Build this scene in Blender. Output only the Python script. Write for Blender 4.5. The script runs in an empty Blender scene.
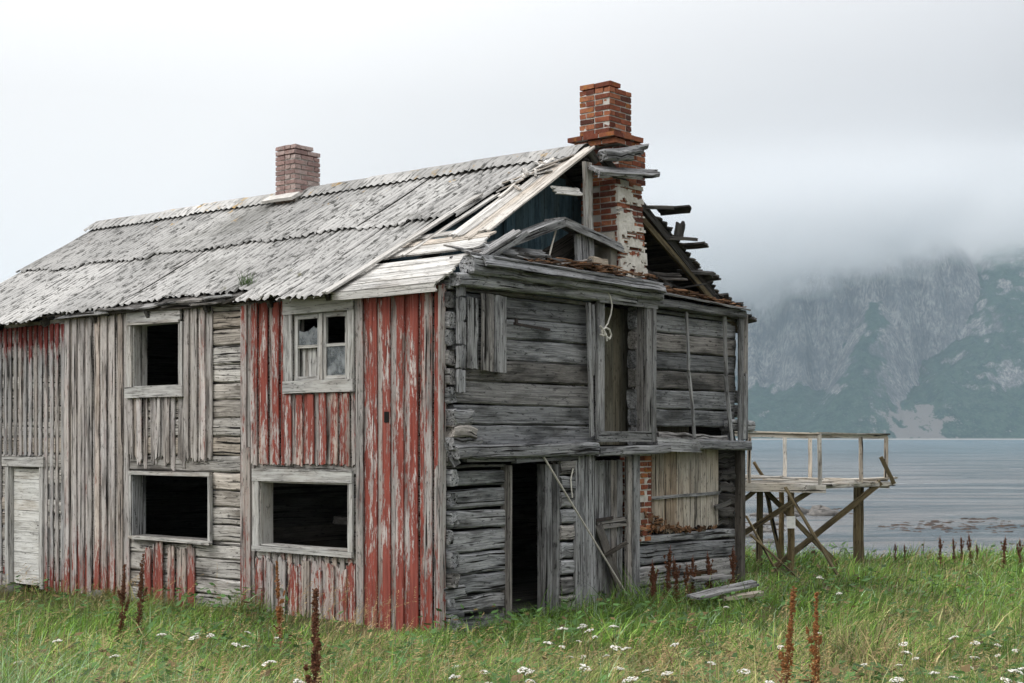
import bpy, math, random
import numpy as np
from mathutils import Vector
random.seed(7)
RNG = np.random.default_rng(11)
sc = bpy.context.scene
COL = sc.collection

# ------------------------------------------------------------------ camera
cam = bpy.data.cameras.new('camera')
cam.lens = 52.03; cam.sensor_width = 36.0; cam.shift_y = 0.0942
cam.clip_start = 0.1; cam.clip_end = 30000
camo = bpy.data.objects.new('camera', cam); COL.objects.link(camo)
camo.location = (0, 0, 2.42); camo.rotation_euler = (math.radians(90), 0, 0)
sc.camera = camo
# ------------------------------------------------------------------ sky
SUN_DIR = Vector((-0.74, -0.34, 0.70)).normalized()
world = bpy.data.worlds.new('World'); sc.world = world; world.use_nodes = True
wn, wl = world.node_tree.nodes, world.node_tree.links
wn.clear()
def wnode(t, **k):
    n = wn.new(t)
    for a, b in k.items(): setattr(n, a, b)
    return n
sky = wnode('ShaderNodeTexSky', sky_type='NISHITA', sun_disc=False)
sky.sun_elevation = math.asin(SUN_DIR.z); sky.sun_rotation = math.atan2(SUN_DIR.x, SUN_DIR.y)
sky.air_density = 1.0; sky.dust_density = 4.0; sky.ozone_density = 1.0
hs = wnode('ShaderNodeHueSaturation'); hs.inputs['Saturation'].default_value = 0.12
wl.new(sky.outputs[0], hs.inputs['Color'])
tc = wnode('ShaderNodeTexCoord')
# thick cloud deck: brightest to the upper left, heavy and grey low over the mountain on the right
dot = wnode('ShaderNodeVectorMath', operation='DOT_PRODUCT'); dot.inputs[1].default_value = (-0.93, -0.05, 0.95)
wl.new(tc.outputs['Generated'], dot.inputs[0])
nz = wnode('ShaderNodeTexNoise'); nz.inputs['Scale'].default_value = 2.2; nz.inputs['Detail'].default_value = 5
mp = wnode('ShaderNodeMapping'); mp.inputs['Scale'].default_value = (1, 1, 2.6)
wl.new(tc.outputs['Generated'], mp.inputs[0]); wl.new(mp.outputs[0], nz.inputs['Vector'])
ma = wnode('ShaderNodeMath', operation='MULTIPLY_ADD'); ma.inputs[1].default_value = 0.16; 
wl.new(nz.outputs[0], ma.inputs[0]); wl.new(dot.outputs['Value'], ma.inputs[2])
cr = wnode('ShaderNodeValToRGB')
cr.color_ramp.elements[0].position = 0.0; cr.color_ramp.elements[0].color = (0.41, 0.42, 0.44, 1)
cr.color_ramp.elements[1].position = 0.52; cr.color_ramp.elements[1].color = (0.905, 0.90, 0.90, 1)
e = cr.color_ramp.elements.new(0.2); e.color = (0.64, 0.645, 0.665, 1)
mr = wnode('ShaderNodeMapRange'); mr.inputs['From Min'].default_value = -0.24; mr.inputs['From Max'].default_value = 1.0
wl.new(ma.outputs[0], mr.inputs['Value']); wl.new(mr.outputs[0], cr.inputs[0])
sc10 = wnode('ShaderNodeVectorMath', operation='SCALE'); sc10.inputs['Scale'].default_value = 10.0
wl.new(cr.outputs[0], sc10.inputs[0])
# an overcast sky is brighter overhead than at the horizon
sz_ = wnode('ShaderNodeSeparateXYZ'); wl.new(tc.outputs['Generated'], sz_.inputs[0])
zr = wnode('ShaderNodeMapRange'); zr.inputs['From Min'].default_value = .22; zr.inputs['From Max'].default_value = 1.0; zr.inputs['To Min'].default_value = 11.4; zr.inputs['To Max'].default_value = 30.0
wl.new(sz_.outputs['Z'], zr.inputs['Value']); wl.new(zr.outputs[0], sc10.inputs['Scale'])
mixw = wnode('ShaderNodeMixRGB'); mixw.inputs['Fac'].default_value = 0.94
wl.new(hs.outputs[0], mixw.inputs[1]); wl.new(sc10.outputs[0], mixw.inputs[2])
bg = wnode('ShaderNodeBackground'); bg.inputs['Strength'].default_value = 0.1
wl.new(mixw.outputs[0], bg.inputs[0])
wo = wnode('ShaderNodeOutputWorld'); wl.new(bg.outputs[0], wo.inputs['Surface'])
# ------------------------------------------------------------------ sun through the cloud
sun = bpy.data.lights.new('sun', 'SUN'); sun.energy = 1.5; sun.angle = math.radians(25); sun.color = (1.0, 0.97, 0.93)
suno = bpy.data.objects.new('sun', sun); COL.objects.link(suno)
suno.rotation_euler = SUN_DIR.to_track_quat('Z', 'Y').to_euler()
vs = sc.view_settings
vs.view_transform = 'Standard'; vs.look = 'None'; vs.exposure = 0.0; vs.gamma = 1.0; vs.use_curve_mapping = False
sc.cycles.volume_bounces = 5; sc.cycles.volume_step_rate = .35; sc.cycles.max_bounces = 10; sc.cycles.transparent_max_bounces = 16

# ------------------------------------------------------------------ helpers
def tag(o, label=None, cat=None, group=None, kind=None):
    if label: o['label'] = label
    if cat: o['category'] = cat
    if group: o['group'] = group
    if kind: o['kind'] = kind
    return o
def empty(name, loc=(0, 0, 0), rz=0.0):
    o = bpy.data.objects.new(name, None); COL.objects.link(o)
    o.location = loc; o.rotation_euler = (0, 0, rz); o.empty_display_size = 0.2
    return o
def copy_tree(o, parent=None):
    c = o.copy(); COL.objects.link(c)
    if parent: c.parent = parent
    for ch in o.children: copy_tree(ch, c)
    return c
def _h(ix, iy, seed):
    ix = ix.astype(np.int64); iy = iy.astype(np.int64)
    n = (ix * 374761393 + iy * 668265263 + seed * 982451653) & 0xffffffff
    n = ((n ^ (n >> 13)) * 1274126177) & 0xffffffff
    n = (n ^ (n >> 16)) & 0xffffffff
    return n / 4294967295.0
def vnoise(x, y, seed=0):
    x = np.asarray(x, float); y = np.asarray(y, float)
    ix = np.floor(x); iy = np.floor(y); fx = x - ix; fy = y - iy
    fx = fx * fx * (3 - 2 * fx); fy = fy * fy * (3 - 2 * fy)
    a = _h(ix, iy, seed); b = _h(ix + 1, iy, seed); c = _h(ix, iy + 1, seed); d = _h(ix + 1, iy + 1, seed)
    return (a * (1 - fx) + b * fx) * (1 - fy) + (c * (1 - fx) + d * fx) * fy
def fbm(x, y, seed=0, oct=4, ridged=False):
    s = 0; amp = 0.5; t = 0
    for k in range(oct):
        n = vnoise(np.asarray(x) * 2 ** k, np.asarray(y) * 2 ** k, seed + k * 17)
        if ridged: n = 1 - abs(2 * n - 1)
        s = s + amp * n; t += amp; amp *= 0.5
    return s / t
def sstep(a, b, x):
    t = np.clip((np.asarray(x, float) - a) / (b - a), 0, 1); return t * t * (3 - 2 * t)

class MB:
    """Collects boards, logs, bricks and lumps and links them as one mesh object."""
    def __init__(s): s.v = []; s.f = []; s.gc = []; s.rnd = []; s.pt = []
    def add(s, verts, faces, gc=None, rnd=None, paint=None):
        b = len(s.v); n = len(verts)
        s.v += [tuple(p) for p in verts]; s.f += [tuple(i + b for i in f) for f in faces]
        s.gc += [tuple(g) for g in gc] if gc is not None else [tuple(p) for p in verts]
        r = random.random() if rnd is None else rnd
        s.rnd += [r] * n
        s.pt += list(paint) if paint is not None else [0.0] * n
    def sweep(s, p0, p1, u, prof, ns=4, jit=0.0, end0=None, end1=None, bow=0.0, paint=None, rnd=None, taper=1.0, proj=None, cseg=None):
        """A member from p0 to p1; u = its width direction; prof = [(a,b)] across (u, n)."""
        p0 = Vector(p0); p1 = Vector(p1); d = p1 - p0; L = d.length; d.normalize()
        u = Vector(u); u = (u - d * u.dot(d)).normalized(); n = d.cross(u).normalized()
        m = len(prof); vs_, gcs, pts = [], [], []
        o = Vector((random.uniform(0, 50), random.uniform(0, 50), random.uniform(0, 50)))
        bx, by = random.uniform(-bow, bow), random.uniform(-bow, bow)
        for k in range(ns + 1):
            t = k / ns; sc_ = 1 + (taper - 1) * t
            c = p0 + d * (L * t) + (u * bx + n * by) * math.sin(math.pi * t)
            ja, jb = random.uniform(-jit, jit), random.uniform(-jit, jit)
            for i, (a, b) in enumerate(prof):
                al = 0
                if k == 0 and end0: al = -end0[i]
                if k == ns and end1: al = end1[i]
                p = c + u * (a * sc_ + ja + random.uniform(-jit, jit) * .4) + n * (b * sc_ + jb * .5 + random.uniform(-jit, jit) * .3) + d * al
                vs_.append(p); gcs.append(Vector((L * t + al, a, b)) + o)
                pts.append(paint(p) if paint else 0.0)
        fs = []
        for k in range(ns):
            for i in range(m):
                j = (i + 1) % m
                fs.append((k * m + i, k * m + j, (k + 1) * m + j, (k + 1) * m + i))
        if cseg:                                   # board with split tips: quads between front and back columns
            for k, rev in ((0, False), (ns, True)):
                for i in range(cseg):
                    q = (k * m + i, k * m + m - 1 - i, k * m + m - 2 - i, k * m + i + 1)
                    fs.append(q[::-1] if rev else q)
        else:
            fs.append(tuple(reversed(range(m)))); fs.append(tuple(ns * m + i for i in range(m)))
        s.add(vs_, fs, gcs, rnd, pts)
    def board(s, p0, p1, u, w, t, ns=4, jit=.003, rag0=0, rag1=0, nw=None, bow=0.004, **k):
        if nw is None: nw = 5 if (rag0 or rag1) else 1
        xs = [-w / 2 + w * i / nw for i in range(nw + 1)]
        prof = [(x, t / 2) for x in xs] + [(x, -t / 2) for x in reversed(xs)]
        def rag(r):
            if not r: return None
            sl = random.uniform(-r, r) * .6
            a = [random.uniform(-r, r) * .7 + sl * (i / nw - .5) * 2 for i in range(nw + 1)]
            return a + a[::-1]
        s.sweep(p0, p1, u, prof, ns, jit, rag(rag0), rag(rag1), bow, cseg=nw, **k)
    def log(s, p0, p1, u, h, t, ns=6, jit=.008, rag=.02, ch=.28, **k):
        a, b = h / 2, t / 2; c = min(a, b) * ch
        prof = [(-a, -b + c), (-a, b - c), (-a + c, b), (0, b * 1.03), (a - c, b), (a, b - c), (a, -b + c), (a - c, -b), (0, -b * 1.03), (-a + c, -b)]
        e0 = [random.uniform(-rag, rag) for _ in prof]; e1 = [random.uniform(-rag, rag) for _ in prof]
        s.sweep(p0, p1, u, prof, ns, jit, e0, e1, **k)
    def pole(s, p0, p1, r, r1=None, n=8, ns=4, jit=.004, **k):
        p0 = Vector(p0); p1 = Vector(p1); d = (p1 - p0).normalized()
        u = Vector((1, 0, 0)) if abs(d.x) < .8 else Vector((0, 1, 0))
        prof = [(r * math.cos(2 * math.pi * i / n), r * math.sin(2 * math.pi * i / n)) for i in range(n)]
        s.sweep(p0, p1, u, prof, ns, jit, taper=(r1 / r if r1 else 1), **k)
    def box(s, lo, hi, jit=0.0, rnd=None, M=None):
        vs_ = []
        for x in (lo[0], hi[0]):
            for y in (lo[1], hi[1]):
                for z in (lo[2], hi[2]):
                    vs_.append(Vector((x + random.uniform(-jit, jit), y + random.uniform(-jit, jit), z + random.uniform(-jit, jit))))
        if M: vs_ = [M(p) for p in vs_]
        s.add(vs_, [(0, 1, 3, 2), (4, 6, 7, 5), (0, 4, 5, 1), (2, 3, 7, 6), (0, 2, 6, 4), (1, 5, 7, 3)], rnd=rnd)
    def lump(s, c, r, squash=(1, 1, 1), seg=9, rings=6, rough=.2, rnd=None):
        vs_, fs = [], []
        sd = random.randint(0, 9999)
        for i in range(rings + 1):
            th = math.pi * i / rings
            for j in range(seg):
                ph = 2 * math.pi * j / seg
                q = 1 + rough * (float(vnoise(math.cos(ph) * 1.5 + 9 + th, math.sin(ph) * 1.5 + 9 - th, sd)) - .5) * 2
                vs_.append((c[0] + r * q * squash[0] * math.sin(th) * math.cos(ph), c[1] + r * q * squash[1] * math.sin(th) * math.sin(ph), c[2] + r * q * squash[2] * math.cos(th)))
        for i in range(rings):
            for j in range(seg):
                k = (j + 1) % seg
                fs.append((i * seg + j, (i + 1) * seg + j, (i + 1) * seg + k, i * seg + k))
        s.add(vs_, fs, rnd=rnd)
    def build(s, name, m, parent=None, smooth=False):
        me = bpy.data.meshes.new(name); me.from_pydata(s.v, [], s.f); me.update()
        a = me.attributes.new('gc', 'FLOAT_VECTOR', 'POINT'); a.data.foreach_set('vector', np.array(s.gc, dtype=np.float32).ravel())
        a = me.attributes.new('rnd', 'FLOAT', 'POINT'); a.data.foreach_set('value', np.array(s.rnd, dtype=np.float32))
        a = me.attributes.new('paint', 'FLOAT', 'POINT'); a.data.foreach_set('value', np.array(s.pt, dtype=np.float32))
        if smooth: me.polygons.foreach_set('use_smooth', [True] * len(me.polygons))
        me.materials.append(m)
        o = bpy.data.objects.new(name, me); COL.objects.link(o)
        if parent: o.parent = parent
        return o
def np_mesh(name, V, loops, sizes, m, parent=None, col=None, smooth=False):
    me = bpy.data.meshes.new(name)
    me.vertices.add(len(V)); me.vertices.foreach_set('co', np.asarray(V, np.float32).ravel())
    me.loops.add(len(loops)); me.loops.foreach_set('vertex_index', np.asarray(loops, np.int32))
    me.polygons.add(len(sizes)); st = np.concatenate([[0], np.cumsum(sizes)[:-1]])
    me.polygons.foreach_set('loop_start', st.astype(np.int32))
    me.update(calc_edges=True); me.validate()
    if smooth: me.polygons.foreach_set('use_smooth', [True] * len(me.polygons))
    if col is not None:
        a = me.attributes.new('tint', 'FLOAT_COLOR', 'POINT')
        c4 = np.ones((len(V), 4), np.float32); c4[:, :3] = col; a.data.foreach_set('color', c4.ravel())
    me.materials.append(m)
    o = bpy.data.objects.new(name, me); COL.objects.link(o)
    if parent: o.parent = parent
    return o
def grid_mesh(name, xs, ys, zf, m, smooth=True):
    X, Y = np.meshgrid(xs, ys); Z = zf(X, Y); nx, ny = len(xs), len(ys)
    V = np.stack([X, Y, Z], -1).reshape(-1, 3)
    i = (np.arange(ny - 1)[:, None] * nx + np.arange(nx - 1)[None]).ravel()
    loops = np.stack([i, i + 1, i + nx + 1, i + nx], -1).ravel()
    return np_mesh(name, V, loops, np.full(len(i), 4), m, smooth=smooth)

# ------------------------------------------------------------------ materials
class NT:
    def __init__(s, name):
        s.m = bpy.data.materials.new(name); s.m.use_nodes = True
        s.n, s.l = s.m.node_tree.nodes, s.m.node_tree.links
        s.b = s.n['Principled BSDF']; s.out = s.n['Material Output']
    def node(s, t, ins=None, **k):
        n = s.n.new(t)
        for a, b in k.items(): setattr(n, a, b)
        for a, b in (ins or {}).items():
            if hasattr(b, 'is_output') or isinstance(b, bpy.types.NodeSocket): s.l.new(b, n.inputs[a])
            else: n.inputs[a].default_value = b
        return n
    def noise(s, vec, scale, mapsc=(1, 1, 1), detail=4, rough=.55, dist=0):
        mp_ = s.node('ShaderNodeMapping', {0: vec, 'Scale': mapsc})
        return s.node('ShaderNodeTexNoise', {'Vector': mp_.outputs[0], 'Scale': scale, 'Detail': detail, 'Roughness': rough, 'Distortion': dist}).outputs[0]
    def rng(s, v, a, b, c=0, d=1):
        return s.node('ShaderNodeMapRange', {'Value': v, 'From Min': a, 'From Max': b, 'To Min': c, 'To Max': d}).outputs[0]
    def math(s, op, a, b=0.0, c=None):
        ins = {0: a, 1: b}
        if c is not None: ins[2] = c
        return s.node('ShaderNodeMath', ins, operation=op).outputs[0]
    def mix(s, f, a, b, mode='MIX'):
        n = s.node('ShaderNodeMixRGB', {'Fac': f}, blend_type=mode)
        for i, v in ((1, a), (2, b)):
            if isinstance(v, bpy.types.NodeSocket): s.l.new(v, n.inputs[i])
            else: n.inputs[i].default_value = (*v[:3], 1)
        return n.outputs[0]
    def attr(s, nm, o='Fac'): return s.node('ShaderNodeAttribute', attribute_name=nm).outputs[o]
    def done(s, color, rough=.85, bump=None, strength=.5, dist=.01, spec=.25):
        if isinstance(color, bpy.types.NodeSocket): s.l.new(color, s.b.inputs['Base Color'])
        else: s.b.inputs['Base Color'].default_value = (*color, 1)
        s.b.inputs['Roughness'].default_value = rough; s.b.inputs['Specular IOR Level'].default_value = spec
        if bump is not None:
            bn = s.node('ShaderNodeBump', {'Height': bump, 'Strength': strength, 'Distance': dist})
            s.l.new(bn.outputs[0], s.b.inputs['Normal'])
        return s.m

def wood(name, light, mid, dark, paint=None, var=.35, bump=.7, warm=.12, cracks=1.0, wash=None):
    t = NT(name); gc = t.attr('gc', 'Vector'); rnd = t.attr('rnd'); pos = t.node('ShaderNodeTexCoord').outputs['Object']
    gr = t.noise(gc, 1.0, (1.6, 48, 48), 7, .62, .25)
    fine = t.noise(gc, 1.0, (5, 150, 150), 4, .6)
    bl = t.noise(gc, 1.0, (1.1, 5, 5), 5, .6)
    big = t.noise(pos, .9, (1, 1, 1), 4, .6)
    c = t.mix(t.rng(gr, .40, .60), mid, light)
    c = t.mix(t.math('MULTIPLY', t.rng(bl, .50, .64), .8), c, dark)
    c = t.mix(t.rng(fine, .52, .66, 0, .6), c, dark)
    c = t.mix(t.rng(big, .42, .62, 0, warm), c, (light[0] * .95, light[1] * .80, light[2] * .62))
    sp = t.noise(gc, 1.0, (9, 26, 26), 5, .7)                                    # dark mould specks and stains
    c = t.mix(t.rng(sp, .57, .65, 0, .8), c, (dark[0] * .5, dark[1] * .5, dark[2] * .5))
    ck = t.noise(gc, 1.0, (.9, 34, 34), 3, .5, .4)
    ckm = t.math('MULTIPLY', t.rng(ck, .60, .63), cracks)
    vk = t.node('ShaderNodeTexVoronoi', {'Vector': t.node('ShaderNodeMapping', {0: gc, 'Scale': (2.2, 7, 0)}).outputs[0], 'Scale': 1.0})
    knot = t.math('MULTIPLY', t.rng(vk.outputs['Distance'], .05, .13, 1, 0), .75)
    c = t.mix(knot, c, (dark[0] * .45, dark[1] * .38, dark[2] * .33))
    c = t.mix(ckm, c, (.012, .011, .010))
    v = t.rng(rnd, 0, 1, 1 - var, 1 + var * .75)
    r2 = t.math('FRACT', t.math('MULTIPLY', rnd, 7.13))
    c = t.mix(t.rng(r2, .62, 1.0, 0, .42), c, t.mix(1.0, c, (1.0, .80, .60), 'MULTIPLY'))     # some pieces have gone browner
    cc = t.node('ShaderNodeVectorMath', {0: c, 'Scale': v}, operation='SCALE').outputs[0]
    h = t.math('SUBTRACT', t.math('MULTIPLY_ADD', gr, .8, t.math('MULTIPLY', fine, .25)), t.math('MULTIPLY', ckm, 1.2))
    if paint:
        pa = t.attr('paint')
        pn = t.math('ADD', t.math('MULTIPLY', t.noise(gc, 1.0, (6.5, 34, 34), 7, .72), .9), t.math('MULTIPLY', t.noise(gc, 1.0, (1.3, 9, 9), 4, .6), .6))
        pn2 = t.math('ADD', t.math('ADD', pn, pa), t.math('MULTIPLY', t.math('SUBTRACT', rnd, .5), .26))
        msk = t.rng(pn2, .80, .84)
        halo = t.rng(pn2, .64, .82, 0, .55)
        pc = t.mix(t.rng(t.noise(gc, 1.0, (2, 20, 20), 4), .35, .7), paint, (paint[0] * .55, paint[1] * .55, paint[2] * .6))
        pc = t.mix(t.rng(t.noise(gc, 1.0, (1.2, 60, 60), 5), .52, .68, 0, .55), pc, (paint[0] * 1.25, paint[1] * 2.4, paint[2] * 2.8))
        hal = t.mix(.5, cc, (min(1, paint[0] * 1.35), paint[1] * 2.7, paint[2] * 3.2))
        cc = t.mix(halo, cc, hal)
        cc = t.mix(t.math('MULTIPLY', msk, .97), cc, pc)
        h = t.math('ADD', h, t.math('MULTIPLY', msk, .35))
    if wash:                                                                    # thin remains of white paint
        wm = t.rng(t.noise(gc, 1.0, (2.2, 22, 22), 6, .65), .46, .60, 0, .7)
        cc = t.mix(wm, cc, wash)
    return t.done(cc, .9, h, bump, .012, .15)

RED = (.27, .062, .044)
W_FRONT = wood('weathered_painted_board', (.52, .495, .475), (.34, .32, .31), (.12, .108, .102), paint=RED, var=.28)
W_LEFT = wood('grey_board', (.44, .435, .43), (.285, .28, .278), (.11, .107, .105), paint=(.20, .035, .028), var=.3)
W_LOGF = wood('grey_log', (.54, .52, .49), (.32, .305, .285), (.08, .072, .065), var=.35, warm=.1, bump=1.0)
W_GAB = wood('dark_silver_log', (.37, .375, .385), (.175, .18, .187), (.038, .039, .041), var=.4, warm=.08, bump=1.0)
W_GABU = wood('dark_silver_plank', (.27, .276, .286), (.14, .145, .152), (.038, .040, .042), var=.4, warm=.06, bump=.8, cracks=.45)
W_DARK = wood('dark_old_wood', (.11, .105, .10), (.06, .057, .054), (.02, .019, .018), var=.4)  # dark old timber; indoors its low albedo also paints in the gloom
W_FRAME = wood('pale_grey_frame_wood', (.46, .45, .435), (.30, .295, .285), (.12, .115, .11), var=.15, cracks=.7, wash=(.50, .50, .48))
W_GFRAME = wood('grey_frame_wood', (.34, .343, .348), (.185, .188, .192), (.045, .045, .046), var=.28, warm=.1)
W_WHITE = wood('bleached_board', (.62, .61, .59), (.47, .46, .44), (.22, .21, .195), var=.22, warm=.12, cracks=.6)
W_DOOR = wood('white_painted_door', (.62, .62, .60), (.46, .46, .44), (.22, .21, .19), var=.12, wash=(.66, .66, .64), cracks=.5)
W_PALE = wood('pale_tan_board', (.46, .42, .36), (.32, .29, .245), (.14, .12, .10), var=.22, warm=.3)
W_BROWN = wood('rotten_brown_wood', (.26, .15, .085), (.15, .08, .045), (.05, .03, .02), var=.6)
W_DECK = wood('grey_deck_wood', (.58, .56, .52), (.40, .38, .345), (.15, .14, .12), var=.25, warm=.3)
W_POST = wood('mossy_post_wood', (.20, .165, .10), (.115, .095, .055), (.045, .036, .022), var=.35, warm=.3)
W_OLIVE = wood('olive_brown_board', (.17, .16, .125), (.12, .115, .09), (.06, .056, .045), var=.15, warm=.1, cracks=.5)
W_BLUE = wood('blue_painted_board', (.12, .19, .23), (.085, .15, .19), (.04, .075, .095), var=.15, warm=0, cracks=.4)

def simple(name, c1, c2, scale=8, rough=.8, bump=.3, bscale=None, dist=.01):
    t = NT(name); pos = t.node('ShaderNodeTexCoord').outputs['Object']
    n = t.noise(pos, scale, (1, 1, 1), 6, .62)
    n2 = t.noise(pos, bscale or scale * 4, (1, 1, 1), 5, .6)
    c = t.mix(t.rng(n, .35, .65), c1, c2)
    c = t.mix(t.rng(n2, .55, .75, 0, .5), c, tuple(x * .45 for x in c1))
    rn = t.rng(t.attr('rnd'), 0, 1, .8, 1.2)
    c = t.node('ShaderNodeVectorMath', {0: c, 'Scale': rn}, operation='SCALE').outputs[0]
    return t.done(c, rough, n2, bump, dist, .25)

def brick_mat(name, a, b, d, lich=(.42, .20, .02), lamt=.5):
    t = NT(name); rnd = t.attr('rnd'); pos = t.node('ShaderNodeTexCoord').outputs['Object']
    rp = t.node('ShaderNodeValToRGB', {0: rnd}); r = rp.color_ramp
    r.elements[0].position = 0; r.elements[0].color = (*d, 1); r.elements[1].position = 1; r.elements[1].color = (*b, 1)
    k = r.elements.new(.4); k.color = (*a, 1)
    n = t.noise(pos, 22, (1, 1, 1), 6, .65); n2 = t.noise(pos, 5, (1, 1, 1), 5, .6); n3 = t.noise(pos, 60, (1, 1, 1), 3)
    c = t.mix(t.rng(n, .45, .72, 0, .7), rp.outputs[0], tuple(x * .3 for x in a))
    c = t.mix(t.rng(n3, .6, .75, 0, .4), c, (.45, .38, .33))
    c = t.mix(t.rng(n2, .56, .68, 0, lamt), c, lich)
    return t.done(c, .9, n, .5, .01, .15)
M_BRICK = brick_mat('old_red_brick', (.22, .065, .036), (.34, .14, .075), (.07, .028, .022), lamt=.4)
M_BRICKG = brick_mat('hazed_pale_brick', (.34, .225, .205), (.44, .36, .335), (.23, .155, .145), lich=(.33, .30, .28), lamt=.5)  # far chimney: hazy paleness is put into the brick colour
M_MORTAR = simple('mortar', (.55, .53, .50), (.40, .385, .36), 9)
M_PLASTER = simple('old_lime_plaster', (.52, .50, .46), (.36, .34, .30), 6, .95, .6)
M_CONC = simple('grey_concrete', (.27, .255, .22), (.19, .18, .155), 5, .95, .4)
M_ROCK = simple('shore_rock', (.16, .15, .14), (.08, .078, .075), 3, .9, .8, 9, .05)
M_ROPE = simple('white_rope', (.62, .60, .55), (.50, .48, .43), 30, .9)
M_LATH = simple('pale_lath', (.55, .52, .47), (.42, .39, .34), 12, .9)
M_IRON = simple('rusty_iron', (.06, .045, .04), (.03, .026, .025), 20, .8)
M_NOTICE = simple('white_plastic', (.80, .80, .78), (.74, .74, .72), 5, .5)
def black_mat():
    return simple('hole_black', (.012, .011, .010), (.006, .006, .006), 6, 1)  # flat black that stands in for the shade inside holes
M_HOLE = black_mat()
def glass_mat():
    t = NT('dusty_glass'); pos = t.node('ShaderNodeTexCoord').outputs['Object']
    n = t.noise(pos, 7, (1, 1, 1), 5)
    c = t.mix(t.rng(n, .4, .7), (.06, .07, .075), (.30, .32, .33))
    t.l.new(c, t.b.inputs['Base Color']); t.b.inputs['Roughness'].default_value = .18
    t.b.inputs['Alpha'].default_value = .72
    return t.m
M_GLASS = glass_mat()

def roof_mat():
    t = NT('fibre_cement_sheet'); gc = t.attr('gc', 'Vector'); rnd = t.attr('rnd'); pos = t.node('ShaderNodeTexCoord').outputs['Object']
    st = t.noise(gc, 1.0, (3.2, 22, 1), 6, .68, .2)          # streaks of grime running down the slope
    sp = t.noise(gc, 1.0, (4.2, 12, 1), 7, .72)
    big = t.noise(pos, .8, (1, 1, 1), 5, .6); fine = t.noise(gc, 1.0, (45, 45, 1), 4, .7)
    c = t.mix(t.rng(big, .35, .65), (.48, .47, .455), (.36, .355, .345))
    c = t.mix(t.rng(fine, .45, .72, 0, .5), c, (.25, .245, .235))
    c = t.mix(t.rng(st, .53, .60, 0, .85), c, (.075, .075, .072))
    c = t.mix(t.rng(sp, .55, .60, 0, .9), c, (.055, .055, .05))
    # grime in the troughs, deepened to paint in the corrugation's shade (attribute paint = 1 in a trough)
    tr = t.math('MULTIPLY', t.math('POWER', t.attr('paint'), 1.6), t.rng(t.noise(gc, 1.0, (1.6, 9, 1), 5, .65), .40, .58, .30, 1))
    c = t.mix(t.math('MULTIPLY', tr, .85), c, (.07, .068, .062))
    li = t.noise(pos, 3.2, (1, 1, 1), 6, .7)
    xyz = t.node('ShaderNodeSeparateXYZ', {0: pos})
    nearridge = t.rng(xyz.outputs['X'], 2.0, 3.6, -.10, .03)
    lm = t.rng(t.math('ADD', li, nearridge), .60, .66, 0, .7)
    c = t.mix(lm, c, (.42, .26, .07))
    ms = t.rng(t.math('SUBTRACT', t.noise(pos, 2.2, (1, 1, 1), 5, .65), t.rng(xyz.outputs['X'], -.2, 1.6, 0, .14)), .60, .66, 0, .7)
    c = t.mix(ms, c, (.09, .085, .035))
    big2 = t.noise(pos, .55, (1, .6, 1), 5, .65, .5)
    c = t.mix(t.rng(big2, .52, .64, 0, .5), c, (.17, .168, .155))
    rn = t.rng(rnd, 0, 1, .76, 1.2)
    c = t.node('ShaderNodeVectorMath', {0: c, 'Scale': rn}, operation='SCALE').outputs[0]
    return t.done(c, .92, t.math('ADD', st, fine), .35, .01, .15)
M_ROOF = roof_mat()

# ------------------------------------------------------------------ terrain, sea, mountain, cloud, haze
HA = math.atan2(1480, 1250); CX, CY = -.89, 18.5
EX = (math.cos(HA), math.sin(HA)); EY = (-math.sin(HA), math.cos(HA))
def hw(x, y, z=0): return Vector((CX + x * EX[0] + y * EY[0], CY + x * EX[1] + y * EY[1], z))
def hl(X, Y):
    dx, dy = X - CX, Y - CY
    return dx * EX[0] + dy * EX[1], dx * EY[0] + dy * EY[1]
SEA = -2.25
def ground_z(X, Y):
    X = np.asarray(X, float); Y = np.asarray(Y, float)
    rise = .95 * sstep(16.5, 3.0, Y)
    bumps = .16 * (fbm(X * .45 + 30, Y * .45 + 30, 3, 3) - .5) + .05 * (vnoise(X * 2.1 + 40, Y * 2.1, 5) - .5)
    crest = 29.5 + .10 * np.clip(X, -10, 20) + 2.0 * (fbm(X * .15 + 20, X * 0 + 3, 9, 2) - .5)
    drop = np.clip(Y - crest, 0, None)
    fall = -1.5 * sstep(0, 6, drop) - np.clip((drop - 3) * .055, 0, 9)
    sx, sy = hl(X, Y)
    low_left = -.17 * sstep(3.0, 9.5, sy) * sstep(9, 14, Y)                     # the ground dips towards the far end of the house
    return rise + bumps + fall + low_left - .04
def axis(lo, hi, flo, fhi, step, grow=1.18):
    a = list(np.arange(flo, fhi + 1e-6, step)); s = step
    while a[-1] < hi: s *= grow; a.append(min(hi, a[-1] + s))
    s = step
    while a[0] > lo: s *= grow; a.insert(0, max(lo, a[0] - s))
    return np.array(a)
def ground_mat():
    t = NT('meadow_soil'); pos = t.node('ShaderNodeTexCoord').outputs['Object']
    n = t.noise(pos, 1.3, (1, 1, 1), 6, .7); n2 = t.noise(pos, 14, (1, 1, 1), 5, .7)
    c = t.mix(t.rng(n, .35, .65), (.045, .06, .02), (.11, .09, .045))
    c = t.mix(t.rng(n2, .5, .7, 0, .6), c, (.03, .035, .014))
    z = t.node('ShaderNodeSeparateXYZ', {0: t.node('ShaderNodeNewGeometry').outputs['Position']}).outputs['Z']
    c = t.mix(t.rng(z, -1.2, -1.9), c, (.15, .135, .12))                        # pebbly beach below the turf
    return t.done(c, .95, n2, .6, .03, .1)
g = grid_mesh('ground', axis(-6500, 6500, -22, 24, .22, 1.2), axis(-400, 6400, 4, 42, .22, 1.2), lambda X, Y: np.maximum(ground_z(X, Y), -5.0), ground_mat())
tag(g, kind='structure')

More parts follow.
